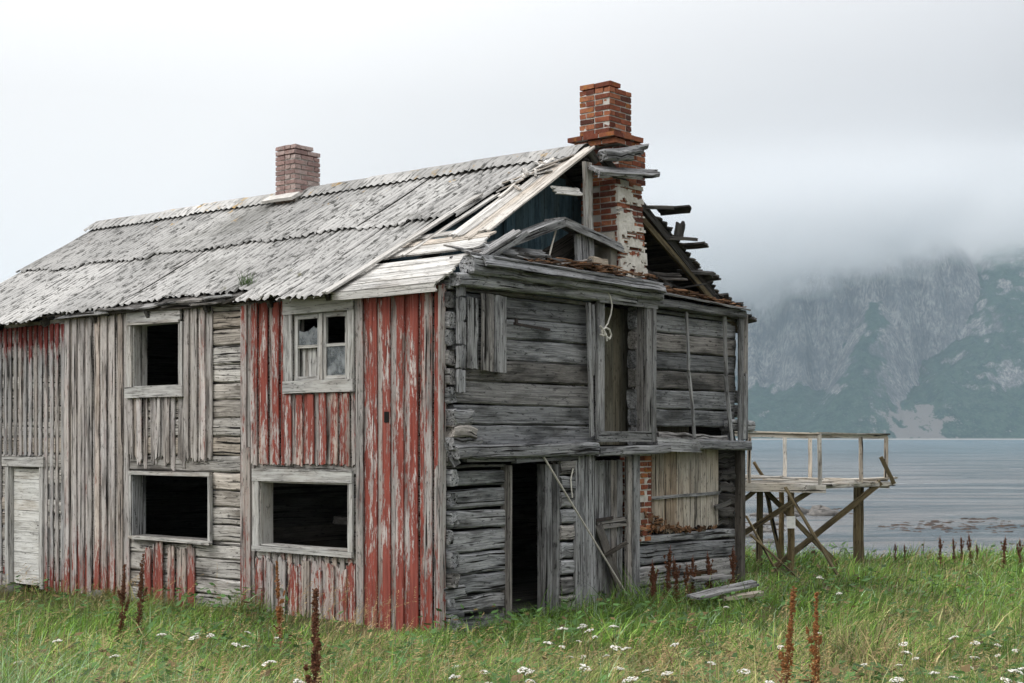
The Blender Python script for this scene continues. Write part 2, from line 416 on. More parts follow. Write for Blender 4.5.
def sea_mat():
    t = NT('fjord_water'); pos = t.node('ShaderNodeTexCoord').outputs['Object']
    w1 = t.noise(pos, 1.0, (.22, .6, 1), 5, .62, .3); w2 = t.noise(pos, 1.0, (1.1, 2.4, 1), 4, .6); w3 = t.noise(pos, 1.0, (.026, .085, 1), 8, .76, .5)
    y = t.node('ShaderNodeSeparateXYZ', {0: pos}).outputs['Y']
    c = t.mix(t.rng(y, 60, 500), (.24, .24, .24), (.12, .19, .235))            # shallow sandy water, then deep
    c = t.mix(t.rng(w3, .46, .56, 0, .75), c, (.055, .10, .13))  # ripple light and dark painted in as darker streaks
    # small whitecaps
    wc = t.noise(pos, 1.0, (.07, .24, 1), 5, .75); wc2 = t.noise(pos, 1.0, (.013, .02, 1), 2)
    foam = t.math('MULTIPLY', t.rng(wc, .665, .70), t.rng(wc2, .40, .52))
    c = t.mix(t.math('MULTIPLY', foam, .8), c, (.75, .77, .78))
    h = t.math('ADD', t.math('MULTIPLY_ADD', w1, 1.0, t.math('MULTIPLY', w2, .35)), t.math('MULTIPLY', w3, 2.5))
    m = t.done(c, .18, h, 1.0, 2.2, .5)
    t.b.inputs['IOR'].default_value = 1.333
    t.l.new(t.rng(foam, 0, 1, .20, .9), t.b.inputs['Roughness'])
    t.l.new(t.rng(w3, .44, .56, .8, .3), t.b.inputs['Specular IOR Level'])
    return m
s_ = grid_mesh('sea', np.linspace(-6500, 6500, 40), np.array([30, 40, 60, 90, 140, 240, 500, 1000, 2000, 3600]), lambda X, Y: X * 0 + SEA, sea_mat())
tag(s_, kind='structure')

def mount_h(X, Y):
    shore = 3400 + 60 * (fbm(X * .0022 + 5, X * 0 + 1, 21, 3) - .5)
    q = Y - shore
    low = 105 * sstep(0, 330, q) + 14 * (fbm(X * .012, Y * .012, 31, 4) - .5) * sstep(0, 60, q)
    # a wall of rock with gullies, standing behind the lower slope
    gul = 170 * (fbm(X * .008 + 7, X * 0 + Y * .0022, 41, 5, True) - .6)
    cl = 3770 + 150 * (fbm(X * .0028, X * 0 + 2, 51, 2) - .5) + gul - .10 * (X - 700)
    left = sstep(520, 760, X)                                                   # gentler towards the left
    wall = 500 * sstep(0, 700 - 440 * left, Y - cl) + np.clip((Y - cl - 200) * .25, 0, 300) * .6
    # green spur that comes down from the right, with a scree ramp along its left side
    ridge_x = 900 + (Y - 3550) * .42 + 50 * (fbm(Y * .006, X * 0 + 4, 61, 3) - .5)
    d = X - ridge_x
    spur = np.clip(q * .70, 0, 640) * sstep(-170, 240, d) * (1 - .25 * sstep(500, 1600, d))
    spur = spur + 75 * (fbm(X * .005, Y * .005, 71, 5, True) - .6) * sstep(0, 200, q)
    ramp = np.clip(q * .88, 0, 640) * np.exp(-((d + 60) / 130.) ** 2)
    h = np.maximum(low + wall * sstep(420, -40, d), np.maximum(spur, ramp * .93)) * (.86 + .34 * fbm(X * .0035, X * 0 + Y * .0008, 95, 4))
    h = h + 46 * (fbm(X * .009, Y * .007, 81, 5, True) - .62) * sstep(20, 250, q)
    return np.where(q < 0, -6, SEA + 2.5 * sstep(0, 12, q) + np.minimum(h * (.2 + .8 * sstep(-300, 420, X)), 600))
def mount_mat():
    t = NT('mountain_rock_and_scrub'); pos = t.node('ShaderNodeTexCoord').outputs['Object']
    nrm = t.node('ShaderNodeSeparateXYZ', {0: t.node('ShaderNodeNewGeometry').outputs['Normal']}).outputs['Z']
    p = t.node('ShaderNodeSeparateXYZ', {0: pos})
    n = t.noise(pos, .012, (1, 1, 1), 7, .65); n2 = t.noise(pos, .045, (1, 1, .35), 7, .7); n3 = t.noise(pos, .0062, (1, 1, 1.2), 6, .6); n4 = t.noise(pos, .15, (1, 1, .2), 5, .7)
    green = t.mix(t.rng(n2, .40, .60), (.010, .034, .027), (.038, .074, .050))
    rock = t.mix(t.rng(n4, .38, .62), (.085, .086, .09), (.31, .30, .29))  # rock tones, contrast widened to put cliff shading into the colour
    rock = t.mix(t.rng(n, .42, .60, .0, .75), rock, (.06, .066, .07))
    rock = t.mix(t.rng(n2, .5, .66, 0, .6), rock, (.08, .085, .09))
    f = t.math('ADD', t.rng(nrm, .52, .80), t.math('ADD', t.math('MULTIPLY', t.math('SUBTRACT', n, .5), 1.5), t.math('MULTIPLY', t.math('SUBTRACT', n2, .5), 1.5)))
    green = t.mix(t.rng(n4, .56, .66, 0, .5), green, (.14, .14, .13))
    c = t.mix(t.rng(f, .34, .66), rock, green)
    # bare scree fans low on the slope
    sx = t.rng(t.math('ABSOLUTE', t.math('SUBTRACT', p.outputs['X'], 915.0)), 50, 170, .14, -.2)
    sz = t.math('ADD', t.rng(p.outputs['Z'], 60, 130, 0, -.3), t.math('MULTIPLY', t.math('SUBTRACT', t.noise(pos, .02, (1.6, 1, .5), 5, .65), .5), 1.1))
    sm = t.rng(t.math('ADD', t.math('ADD', n3, sx), sz), .55, .60)
    c = t.mix(t.math('MULTIPLY', sm, .85), c, (.21, .185, .175))
    c = t.mix(t.rng(p.outputs['Z'], SEA + 5, SEA + 2), c, (.36, .345, .33))         # pale tide line
    return t.done(c, .95, n2, .8, 9.0, .05)
mo = grid_mesh('mountain', axis(-3800, 5200, 350, 1900, 7, 1.12), axis(3300, 6000, 3370, 4300, 7, 1.15), mount_h, mount_mat(), smooth=False)
tag(mo, kind='structure')

def cloud_bank():
    # one closed lumpy bank of low cloud that hides the mountain's top
    nx, ny = 90, 50
    xs = np.linspace(-250, 5600, nx); ys = np.linspace(3000, 6000, ny)
    X, Y = np.meshgrid(xs, ys)
    base = 225 + 20 * (fbm(X * .0026, Y * .0026, 91, 4) - .5) * 2
    top = 760 + 60 * (fbm(X * .002, Y * .002, 92, 3) - .5)
    Vb = np.stack([X, Y, base], -1).reshape(-1, 3); Vt = np.stack([X, Y, top], -1).reshape(-1, 3)
    n = nx * ny; i = (np.arange(ny - 1)[:, None] * nx + np.arange(nx - 1)[None]).ravel()
    qs = [np.stack([i, i + nx, i + nx + 1, i + 1], -1), np.stack([i, i + 1, i + nx + 1, i + nx], -1) + n]
    a = np.arange(nx - 1); b = a + (ny - 1) * nx
    qs += [np.stack([a, a + 1, a + 1 + n, a + n], -1), np.stack([b + 1, b, b + n, b + 1 + n], -1)]
    c = np.arange(ny - 1) * nx; d = c + nx - 1
    qs += [np.stack([c + nx, c, c + n, c + nx + n], -1), np.stack([d, d + nx, d + nx + n, d + n], -1)]
    q = np.concatenate(qs)
    t = NT('cloud_vapour'); t.n.remove(t.b)
    pos = t.node('ShaderNodeTexCoord').outputs['Object']; p = t.node('ShaderNodeSeparateXYZ', {0: pos})
    lift = t.rng(p.outputs['X'], 620, 1050, 0, 105)
    zz = t.math('SUBTRACT', t.math('SUBTRACT', p.outputs['Z'], lift), t.math('MULTIPLY', t.math('SUBTRACT', t.noise(pos, .0042, (1, 1, 1.5), 6, .62), .5), 540.0))
    den = t.math('MULTIPLY', t.rng(p.outputs['X'], -250, 900, 0, 1), t.math('MULTIPLY', t.math('POWER', t.rng(zz, 335, 470), 1.4), t.rng(p.outputs['Z'], 430, 660, .011, .0003)))
    pv = t.node('ShaderNodeVolumePrincipled', {'Color': (.85, .855, .865, 1), 'Density': den, 'Anisotropy': 0.0})
    t.l.new(pv.outputs[0], t.out.inputs['Volume'])
    o = np_mesh('cloud', np.concatenate([Vb, Vt]), q.ravel(), np.full(len(q), 4), t.m)
    tag(o, 'low grey cloud hiding the top of the mountain', 'cloud', kind='stuff')
cloud_bank()
def haze_box():
    mb = MB(); mb.box((-6800, -450, -8), (6800, 6700, 640))
    t = NT('haze_air'); t.n.remove(t.b)
    pv = t.node('ShaderNodeVolumePrincipled', {'Color': (.66, .83, .955, 1), 'Density': .000075, 'Anisotropy': 0.0})
    t.l.new(pv.outputs[0], t.out.inputs['Volume'])
    o = mb.build('haze', t.m); tag(o, kind='stuff')
haze_box()

# ------------------------------------------------------------------ the house (local x runs along the gable, y along the front wall)
house = empty('log_house', (CX, CY, 0), HA)
tag(house, 'derelict two-storey log house with peeling red boards, torn roof and open gable', 'house')
GW, GL = 7.1, 12.2; SL = .6056; ZE = 4.40; ZR = ZE + SL * 3.55
def rz(x): return ZE + SL * (x if x <= 3.55 else 7.1 - x)
U = random.uniform

def log_wall(name, mat, horiz, const, a0, a1, z0, z1, openings, ch=.262, th=.17, outward=-1, jit=.009, notch=.0, gap=.008):
    """courses of hewn logs along x (horiz='x', plane y=const) or along y, cut at the openings"""
    mb = MB(); z = z0; k = 0
    while z < z1 - .05:
        h = min(ch * U(.9, 1.1), z1 - z)
        cuts = sorted([(o[0], o[1]) for o in openings if o[2] < z + h * .6 and o[3] > z + h * .4])
        segs, s0 = [], a0
        for c0, c1 in cuts:
            if c0 - s0 > .06: segs.append((s0, c0))
            s0 = max(s0, c1)
        if a1 - s0 > .06: segs.append((s0, a1))
        for (p, q) in segs:
            e = U(-.015, .02)
            pa, pb = p - (notch * U(0, 1) if p == a0 else 0), q + (notch * U(0, 1) if q == a1 else 0)
            tilt = U(-.012, .012)
            off = const - outward * th / 2 + outward * U(-.012, .012)
            if horiz == 'x': P0, P1 = (pa, off, z + h / 2 + tilt), (pb, off, z + h / 2 - tilt)
            else: P0, P1 = (off, pa, z + h / 2 + tilt), (off, pb, z + h / 2 - tilt)
            mb.log(P0, P1, (0, 0, 1), h - gap * U(.3, 2.2), th * U(.92, 1.05), ns=max(3, int((q - p) / .3)), jit=jit)
        z += h
    return mb.build(name, mat, house)

# log shell
F_OPEN = [(1.63, 3.47, .92, 1.84), (1.65, 2.78, 3.19, 4.14), (4.57, 6.48, .92, 1.86), (5.25, 6.46, 3.2, 4.18), (8.95, 9.95, -.2, 1.95)]
log_wall('log_wall', W_LOGF, 'y', .05, .10, GL, -.1, 4.36, F_OPEN)
log_wall('log_wall', W_GAB, 'x', .06, .05, 1.32, -.1, 2.08, [], ch=.275, th=.17, jit=.014, gap=.032)
log_wall('sill_logs', W_GAB, 'x', .03, 4.17, 7.0, -.1, .99, [], ch=.30, th=.18, jit=.014, gap=.018)
G_UP = [(3.2, 4.17, 2.45, 4.36), (4.7, 6.75, 2.36, 2.62)]
log_wall('log_wall', W_GABU, 'x', -.02, .22, 6.9, 2.30, 4.34, G_UP, ch=.285, th=.15, jit=.006, gap=.01)
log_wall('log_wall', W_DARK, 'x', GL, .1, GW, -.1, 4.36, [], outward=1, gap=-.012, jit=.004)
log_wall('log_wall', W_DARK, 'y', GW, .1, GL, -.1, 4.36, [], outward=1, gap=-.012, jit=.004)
# far gable triangle
mb = MB()
for i in range(24):
    x = .1 + i * .29
    mb.board((x + .14, GL - .05, 4.3), (x + .14, GL - .05, max(4.42, rz(x + .14) - .05)), (1, 0, 0), .285, .03, 2)
mb.build('gable_boards', W_DARK, house)
# inside: floors, partitions
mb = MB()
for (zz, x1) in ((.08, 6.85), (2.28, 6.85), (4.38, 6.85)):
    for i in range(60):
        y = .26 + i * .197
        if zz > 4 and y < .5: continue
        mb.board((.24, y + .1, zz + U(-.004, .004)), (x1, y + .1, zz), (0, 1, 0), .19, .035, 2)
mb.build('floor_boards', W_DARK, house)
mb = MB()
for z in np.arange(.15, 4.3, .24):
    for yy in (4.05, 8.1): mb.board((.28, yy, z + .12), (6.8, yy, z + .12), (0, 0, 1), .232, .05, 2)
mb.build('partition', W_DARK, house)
mb = MB()
for i in range(20):
    mb.board((3.02 + i * .155, .30, 2.32), (3.02 + i * .155, .30, 4.33), (1, 0, 0), .153, .025, 2)
mb.build('inner_panel', W_OLIVE, house)

# --- front cladding
def clad(name, mat, y0, y1, per, zb, zt, over=.56, x0=0.0, paint=None, ragb=.02, ragt=.012, skip=None, offs=0, drop=.0):
    mb = MB(); n = max(1, round((y1 - y0) / per)); per = (y1 - y0) / n
    for i in range(n):
        ya = y0 + i * per
        wu, wo_ = per * (1 - over), per * over
        slit = U(-.075, -.03) if random.random() < .45 else .04
        for (yc, w, x) in ((ya + wu / 2 + U(-.01, .01), max(.04, wu + slit + .03), x0 + .030), (ya + wu + wo_ / 2, wo_ * U(.92, 1.03), x0)):
            if skip and skip(yc): continue
            b = zb(yc) if callable(zb) else zb; t_ = zt(yc) if callable(zt) else zt
            lean = U(-.006, .006)
            mb.board((x, yc + lean, b + U(-drop, drop)), (x + U(-.004, .004), yc - lean, t_ + U(-.01, .01)), (0, 1, 0), w, .022, 7, .0025, ragb, ragt, bow=.006, paint=paint)
    return mb.build(name, mat, house)
def p_red(p):   # how much red is left: most at the corner, near the eaves and low down
    base = -.05 + .06 * sstep(1.6, .0, p.y) + .13 * sstep(3.95, 4.35, p.z) * (.5 if p.y > 1.6 else 1) + .10 * sstep(1.5, .2, p.z)
    base += .03 + .05 * sstep(1.5, 1.9, p.y) * sstep(1.9, 2.6, p.z) - .03 * sstep(3.2, 2.4, p.z) * sstep(1.2, 1.9, p.z) * sstep(1.3, 2.2, p.y)
    base += .16 * (float(fbm(p.y * 1.7 + 3, p.z * .8 + 3, 5, 3)) - .5)
    return base
def p_grey(p):
    b = -.20 + .30 * sstep(1.0, .1, p.z) + .20 * sstep(4.2, 4.4, p.z) * sstep(5.0, 4.0, p.y) + .18 * (float(fbm(p.y * 1.3 + 8, p.z * .7, 6, 3)) - .5)
    return b
def p_left(p): return -.17 + .40 * sstep(3.55, 4.15, p.z + .25 * (float(vnoise(p.y * 5, 0, 3)) - .5)) + .3 * sstep(.5, .0, p.z)
clad('red_cladding', W_FRONT, .03, 1.52, .25, -.12, 4.33, paint=p_red)
clad('red_cladding', W_FRONT, 2.95, 3.87, .25, lambda y: 2.05 if y < 3.62 else -.12, 4.3, paint=p_red)
clad('red_cladding', W_FRONT, 1.54, 2.93, .235, 2.06, 3.02, paint=p_red, ragb=.03)
clad('skirting_boards', W_FRONT, 1.6, 3.55, .245, -.1, lambda y: .62 + .14 * abs(math.sin(y * 7)), paint=lambda p: p_red(p) - .07, ragt=.05, over=.6)
clad('grey_cladding', W_FRONT, 6.6, 8.25, .205, -.08, 4.33, paint=p_grey, ragb=.05)
clad('grey_cladding', W_FRONT, 4.58, 5.16, .2, 2.1, 4.32, paint=p_grey, ragb=.06)
clad('grey_cladding', W_FRONT, 5.2, 6.55, .225, lambda y: 2.06 + .08 * math.sin(y * 9), 3.03, paint=p_grey, ragb=.09, skip=lambda y: abs(y - 6.0) < .07 or abs(y - 5.32) < .05)
clad('broken_boards', W_FRONT, 5.0, 6.12, .27, -.1, lambda y: .82 + .05 * math.sin(y * 8), paint=lambda p: p_grey(p) + .07, ragt=.05, skip=lambda y: abs(y - 5.62) < .07)
clad('grey_cladding', W_LEFT, 8.25, 8.9, .155, -.08, 4.27, x0=.035, paint=p_left)
clad('grey_cladding', W_LEFT, 10.12, GL, .155, -.08, 4.27, x0=.035, paint=p_left)
clad('grey_cladding', W_LEFT, 8.9, 10.12, .155, 2.13, 4.27, x0=.035, paint=p_left)
mb = MB()
mb.board((.02, .0, -.12), (.02, .0, 4.34), (1, 0, 0), .115, .026, 8, .003, .02, .02, paint=lambda p: p_red(p) - .10)
mb.board((-.012, .06, .0), (-.012, .062, 2.05), (0, 1, 0), .06, .02, 5, .002, .03, .05, paint=p_red)
mb.build('corner_board', W_FRONT, house)
mb = MB()
mb.board((-.006, 3.72, -.1), (-.006, 3.74, 2.28), (0, 1, 0), .15, .024, 6, .003, .03, .03, paint=lambda p: p_red(p) + .06)
mb.build('red_board', W_FRONT, house)
mb = MB(); mb.box((-.016, .90, 2.62), (-.0112, .985, 2.76)); mb.build('peep_hole', M_HOLE, house)  # black slab on the board, painted shade of the hole

# --- windows of the front wall
def casing(mb, y0, y1, z0, z1, wl_, wr_, wt, wb, x=-.018, t=.03, over=.0):
    zt, zb = z1 - wt, z0 + wb
    if wr_: mb.board((x, y0 + wr_ / 2, zb), (x, y0 + wr_ / 2, zt), (0, 1, 0), wr_, t, 4, .002)
    if wl_: mb.board((x, y1 - wl_ / 2, zb), (x, y1 - wl_ / 2, zt), (0, 1, 0), wl_, t, 4, .002)
    if wt: mb.board((x - .006, y0 - over, z1 - wt / 2), (x - .006, y1 + over, z1 - wt / 2), (0, 0, 1), wt - .003, t + .012, 5, .002)
    if wb: mb.board((x - .008, y0 - over, z0 + wb / 2), (x - .008, y1 + over, z0 + wb / 2), (0, 0, 1), wb - .003, t + .016, 5, .002)
def reveal(mb, y0, y1, z0, z1, d=.2, t=.02, x0=.0):
    mb.board((x0 + d / 2, y0, z0), (x0 + d / 2, y0, z1), (1, 0, 0), d, t, 3, .001)
    mb.board((x0 + d / 2, y1, z0), (x0 + d / 2, y1, z1), (1, 0, 0), d, t, 3, .001)
    mb.board((x0 + d / 2, y0 + .012, z1), (x0 + d / 2, y1 - .012, z1), (1, 0, 0), d, t, 3, .001)
    mb.board((x0 + d / 2, y0 + .012, z0), (x0 + d / 2, y1 - .012, z0), (1, 0, 0), d, t, 3, .001)
# upper red-wall window: four panes
mb = MB(); casing(mb, 1.54, 2.93, 3.03, 4.33, .17, .12, .22, .17); w = mb.build('window', W_FRAME, house)
mb = MB(); reveal(mb, 1.675, 2.75, 3.19, 4.11, .17, .02, .012); mb.build('frame', W_FRAME, w)
for (ya, yb) in ((1.69, 2.165), (2.225, 2.735)):
    mb = MB(); x = .03; z0, z1 = 3.205, 4.095; t = .055
    mb.board((x, ya + t / 2, z0), (x, ya + t / 2, z1), (0, 1, 0), t, .04, 2, .001); mb.board((x, yb - t / 2, z0), (x, yb - t / 2, z1), (0, 1, 0), t, .04, 2, .001)
    for zz in (z0 + t / 2, z1 - t / 2): mb.board((x, ya + t, zz), (x, yb - t, zz), (0, 0, 1), t, .037, 2, .001)
    mb.board((x, ya + t, 3.665), (x, yb - t, 3.665), (0, 0, 1), .04, .034, 2, .001)
    mb.build('sash', W_FRAME, w)
mb = MB(); mb.board((.01, 2.195, 3.205), (.01, 2.195, 4.095), (0, 1, 0), .058, .05, 3, .001); mb.build('mullion', W_FRAME, w)
mb = MB()
for i in range(6): mb.board((.075, 2.29 + i * .068, 3.26), (.075, 2.29 + i * .068, 3.65), (0, 1, 0), .064, .012, 2, .001)
mb.build('pane_board', W_FRAME, w)
# broken glass in the upper left light, jagged along the top
def shard(name, par, pts, x, t=.004):
    mb = MB(); n = len(pts)
    vs_ = [(x, y, z) for y, z in pts] + [(x + t, y, z) for y, z in pts]
    fs = [tuple(range(n)), tuple(reversed(range(n, 2 * n)))] + [(i, i + n, (i + 1) % n + n, (i + 1) % n) for i in range(n)]
    mb.add(vs_, fs); mb.build(name, M_GLASS, par)
shard('pane', w, [(2.28, 3.685), (2.68, 3.685), (2.68, 3.89), (2.58, 3.86), (2.47, 3.88), (2.37, 3.94), (2.33, 3.90), (2.28, 3.93)], .028)
shard('pane', w, [(1.745, 3.26), (2.11, 3.26), (2.11, 3.645), (1.745, 3.645)], .028)
bpy.data.materials['dusty_glass']
# upper grey-wall window: empty, deep reveal
mb = MB(); casing(mb, 5.18, 6.56, 3.03, 4.36, .13, .0, .0, .17, over=.02)
mb.board((-.02, 5.22, 4.26), (-.02, 6.52, 4.27), (0, 0, 1), .17, .035, 5, .003)
mb.board((-.03, 5.24, 4.155), (-.03, 6.5, 4.165), (0, 0, 1), .04, .05, 5, .003)
mb.board((-.012, 5.23, 3.2), (-.012, 5.23, 4.14), (0, 1, 0), .09, .03, 4, .002)
w = mb.build('window', W_FRAME, house)
mb = MB(); reveal(mb, 5.28, 6.41, 3.2, 4.15, .24); mb.build('frame', W_FRAME, w)
# lower right window: empty
mb = MB(); casing(mb, 1.56, 3.58, .84, 1.99, .13, .09, .17, .075); w = mb.build('window', W_FRAME, house)
mb = MB(); reveal(mb, 1.66, 3.44, .93, 1.81, .22); mb.build('frame', W_FRAME, w)
mb = MB()
for i in range(12): mb.board((.03, 1.66 + i * .15, .55), (.03, 1.66 + i * .15, .83), (0, 1, 0), .075, .02, 2, .003, .03, .03, paint=lambda p: -.1)
mb.build('board_stumps', W_FRONT, house)
# lower left window: only the frame is left
mb = MB(); casing(mb, 4.54, 6.5, .88, 1.92, .05, .05, .06, .05, x=-.0, t=.05); w = mb.build('window', W_FRAME, house)
mb = MB(); reveal(mb, 4.6, 6.44, .925, 1.86, .24, .025); mb.build('frame', W_GFRAME, w)
mb = MB(); mb.board((-.05, 4.5, .895), (-.05, 6.35, .91), (0, 0, 1), .05, .06, 5, .004, .03, .03); mb.build('sill', W_FRAME, w)
# a pale beam lying inside behind the lower window
mb = MB(); mb.log((1.1, 2.0, 1.22), (1.5, 3.5, 1.2), (0, 0, 1), .12, .12); mb.build('inner_beam', W_GFRAME, house)

# --- white door at the left end
mb = MB(); n = 11
for i in range(n):
    z0 = -.02 + i * 1.93 / n
    mb.board((.10, 8.98, z0 + .087), (.10, 9.90, z0 + .087), (0, 0, 1), .171, .03, 4, .001)
d = mb.build('door', W_DOOR, house)
mb = MB()
mb.board((.01, 8.945, -.06), (.01, 8.945, 1.95), (0, 1, 0), .11, .03, 4, .002); mb.board((.01, 9.98, -.06), (.01, 9.98, 1.95), (0, 1, 0), .10, .03, 4, .002)
mb.board((.0, 8.86, 2.03), (.0, 10.10, 2.03), (0, 0, 1), .16, .04, 4, .002)
mb.board((.075, 9.92, -.03), (.075, 9.92, 1.94), (1, 0, 0), .10, .02, 3, .001)
mb.build('door_frame', W_FRAME, d)
mb = MB(); mb.pole((.06, 9.03, .98), (.075, 9.03, .98), .018); mb.pole((.05, 9.03, .98), (.05, 9.12, .975), .012); mb.build('handle', M_IRON, d)

# --- gable, lower storey
mb = MB()           # corner: log ends stacked and rotten
z = -.05
while z < 2.1:
    h = U(.22, .3)
    mb.log((.16, U(-.10, .02), z + h / 2), (.17, .4, z + h / 2), (0, 0, 1), h * U(.55, .85), U(.10, .16), 4, .010, .04)
    if random.random() < .7: mb.log((.08, U(.02, .05), z + h / 2 + .1), (.2 + U(0, .25), U(.0, .05), z + h / 2 + .1), (0, 0, 1), h * U(.3, .6), .12, 3, .010, .05)
    z += h
for (z, l, h) in ((2.66, .30, .20), (2.50, .34, .15), (2.33, .52, .18)):
    mb.log((.1, -.06, z), (.1 + l, -.11, z + U(-.02, .02)), (0, 0, 1), h, .2, 4, .02, .06)
for z in np.arange(2.85, 4.3, .24): mb.log((.13, -.07 + U(-.02, .02), z + .1), (.13, .35, z + .1), (0, 0, 1), .2, .14, 3, .012, .03)
for z in np.arange(3.0, 4.2, .30): mb.board((.24, -.12, z), (.24, -.12, z + .28), (1, 0, 0), .13, .05, 3, .008, .02, .02)
mb.board((.10, -.08, 2.2), (.17, -.12, 2.08), (0, 0, 1), .10, .05, 2, .004)
mb.build('corner_notches', W_GAB, house)
mb = MB()
mb.board((1.3, -.10, 2.14), (2.62, -.10, 2.17), (0, 0, 1), .10, .10, 5, .006)
mb.board((.35, -.09, 2.155), (1.29, -.09, 2.15), (0, 0, 1), .07, .08, 5, .006, .03, .0)
mb.build('lintel', W_GAB, house)
mb = MB()           # doorway lining
mb.board((2.12, .04, .0), (2.12, .04, 2.06), (1, 0, 0), .15, .14, 4, .003)
mb.board((2.245, .0, .0), (2.245, .0, 2.06), (1, 0, 0), .06, .18, 4, .003)
mb.board((1.325, .05, .0), (1.325, .05, 2.06), (0, 1, 0), .17, .035, 4, .003)
df = mb.build('door_frame', W_GFRAME, house)
mb = MB(); z = .02
while z < 2.0:
    h = .235 * U(.9, 1.1); mb.log((2.29, -.03, z + h / 2), (2.575, -.03 + U(-.02, .02), z + h / 2), (0, 0, 1), h * .88, .18, 3, .01, .02); z += h
mb.build('log_stub', W_GAB, house)
mb = MB(); mb.board((2.70, -.10, -.05), (2.70, -.10, 2.20), (1, 0, 0), .22, .05, 6, .004, 0, .03); mb.board((2.93, -.11, -.05), (2.93, -.10, 2.17), (1, 0, 0), .22, .05, 6, .004, 0, .03)
mb.build('wide_post', W_GFRAME, house)
mb = MB()           # plank door
for i in range(5): mb.board((3.22 + i * .145, .02 + U(-.006, .006), .05), (3.22 + i * .145, .02, 2.10), (1, 0, 0), .138, .03, 5, .003, .04, .01)
d = mb.build('plank_door', W_GFRAME, house)
mb = MB(); mb.board((3.95, -.03, .0), (3.95, -.04, 2.15), (1, 0, 0), .10, .06, 5, .003); mb.board((4.10, -.06, .0), (4.10, -.06, 2.19), (1, 0, 0), .15, .05, 5, .004)
mb.board((3.07, -.0, .0), (3.07, .0, 2.15), (1, 0, 0), .07, .08, 4, .003)
mb.build('door_frame', W_GFRAME, d)
mb = MB(); mb.board((3.1, -.035, 1.18), (3.88, -.035, 1.22), (0, 0, 1), .14, .03, 3, .003, .02, .05); mb.build('brace', W_GFRAME, d)
mb = MB(); mb.board((3.18, -.06, 1.2), (3.66, -.10, .25), (1, 0, 0), .16, .03, 4, .004, .08, .08); mb.board((3.3, -.09, .75), (3.75, -.16, .92), (0, 0, 1), .06, .03, 3, .003, .02, .04); mb.build('broken_plank', W_DARK, d)
mb = MB(); mb.board((3.14, -.065, 1.26), (3.55, -.065, 1.28), (0, 0, 1), .045, .006, 3, .0); mb.build('hinge', M_IRON, d)

# brick pillar in the opening
def bricks(mb_b, mb_m, x0, x1, y0, y1, z0, z1, bl=.235, bh=.064, gap=.021, jit=.005, drop=0, top=None, M=None, bd=.11, protr=0.0035):
    """courses of real bricks round a mortar core"""
    zz = z0; k = 0
    nx, ny = max(1, round((x1 - x0 + gap) / (bl + gap))), max(1, round((y1 - y0 + gap) / (bl + gap)))
    while zz + bh < z1 + .02:
        def face(a0, a1, along, fixed, outw):
            L = a1 - a0; n = max(1, round(L / (bl + gap))); step = L / n
            st = a0 - (step / 2 if k % 2 else 0)
            cur = st
            while cur < a1 - .02:
                p, q = max(a0, cur), min(a1, cur + step)
                cur += step
                if q - p < .03 or random.random() < drop: continue
                if top and not top((p + q) / 2, along, zz, fixed): continue
                o = U(-protr, protr)
                lo_, hi_ = p + gap / 2, q - gap / 2
                if along == 'x': lo, hi = (lo_, min(fixed, fixed - outw * bd) + 0, zz), (hi_, max(fixed, fixed - outw * bd), zz + bh)
                else: lo, hi = (min(fixed, fixed - outw * bd), lo_, zz), (max(fixed, fixed - outw * bd), hi_, zz + bh)
                lo, hi = list(lo), list(hi); ax = 1 if along == 'x' else 0
                lo[ax] += o; hi[ax] += o
                mb_b.box(lo, hi, jit, None, M)
        face(x0, x1, 'x', y0, -1); face(x0, x1, 'x', y1, 1)
        face(y0 + bd + .004, y1 - bd - .004, 'y', x0, -1) if k % 2 else face(y0 + .0, y1, 'y', x0 - .002, -1)
        face(y0 + bd + .004, y1 - bd - .004, 'y', x1, 1) if k % 2 else face(y0, y1, 'y', x1 + .002, 1)
        zz += bh + gap; k += 1
    if mb_m: mb_m.box((x0 + .012, y0 + .012, z0), (x1 - .012, y1 - .012, z1 - .03), 0, None, M)
mb, mm = MB(), MB(); bricks(mb, mm, 4.20, 4.56, -.03, .3, .9, 2.28, bl=.2, drop=.3)
bp = mb.build('brick_pillar', M_BRICK, house); mm.build('mortar', M_PLASTER, bp)
# pale vertical boards closing the big opening
mb = MB()
for i in range(12):
    mb.board((4.50 + i * .168 + .08, .06 + U(-.008, .008), 1.0 + U(-.03, .05)), (4.50 + i * .168 + .08, .06, 2.28), (1, 0, 0), .16, .025, 5, .003, .05, .0)
bi = mb.build('board_infill', W_PALE, house)
mb = MB(); mb.board((4.45, .025, 1.52), (6.5, .02, 1.55), (0, 0, 1), .045, .04, 6, .004, .02, .04); mb.build('batten', W_GFRAME, bi)
mb = MB()           # rotten dark corner
z = 1.0
while z < 2.3:
    h = U(.16, .24); mb.log((6.58 + U(0, .1), .22 + U(-.06, .06), z + h / 2), (7.0, .16 + U(-.06, .06), z + h / 2 + U(-.04, .04)), (0, 0, 1), h * .8, .2, 4, .02, .07); z += h * .9
mb.log((6.35, .0, 1.32), (6.72, -.05, 1.4), (0, 0, 1), .07, .05, 3, .005)
mb.build('rotten_logs', W_DARK, house)
mb = MB(); mb.board((7.05, -.02, .1), (7.05, -.02, 2.32), (1, 0, 0), .13, .12, 6, .005); mb.build('corner_post', W_DARK, house)
mb = MB()           # rot and bark lying on the sill logs
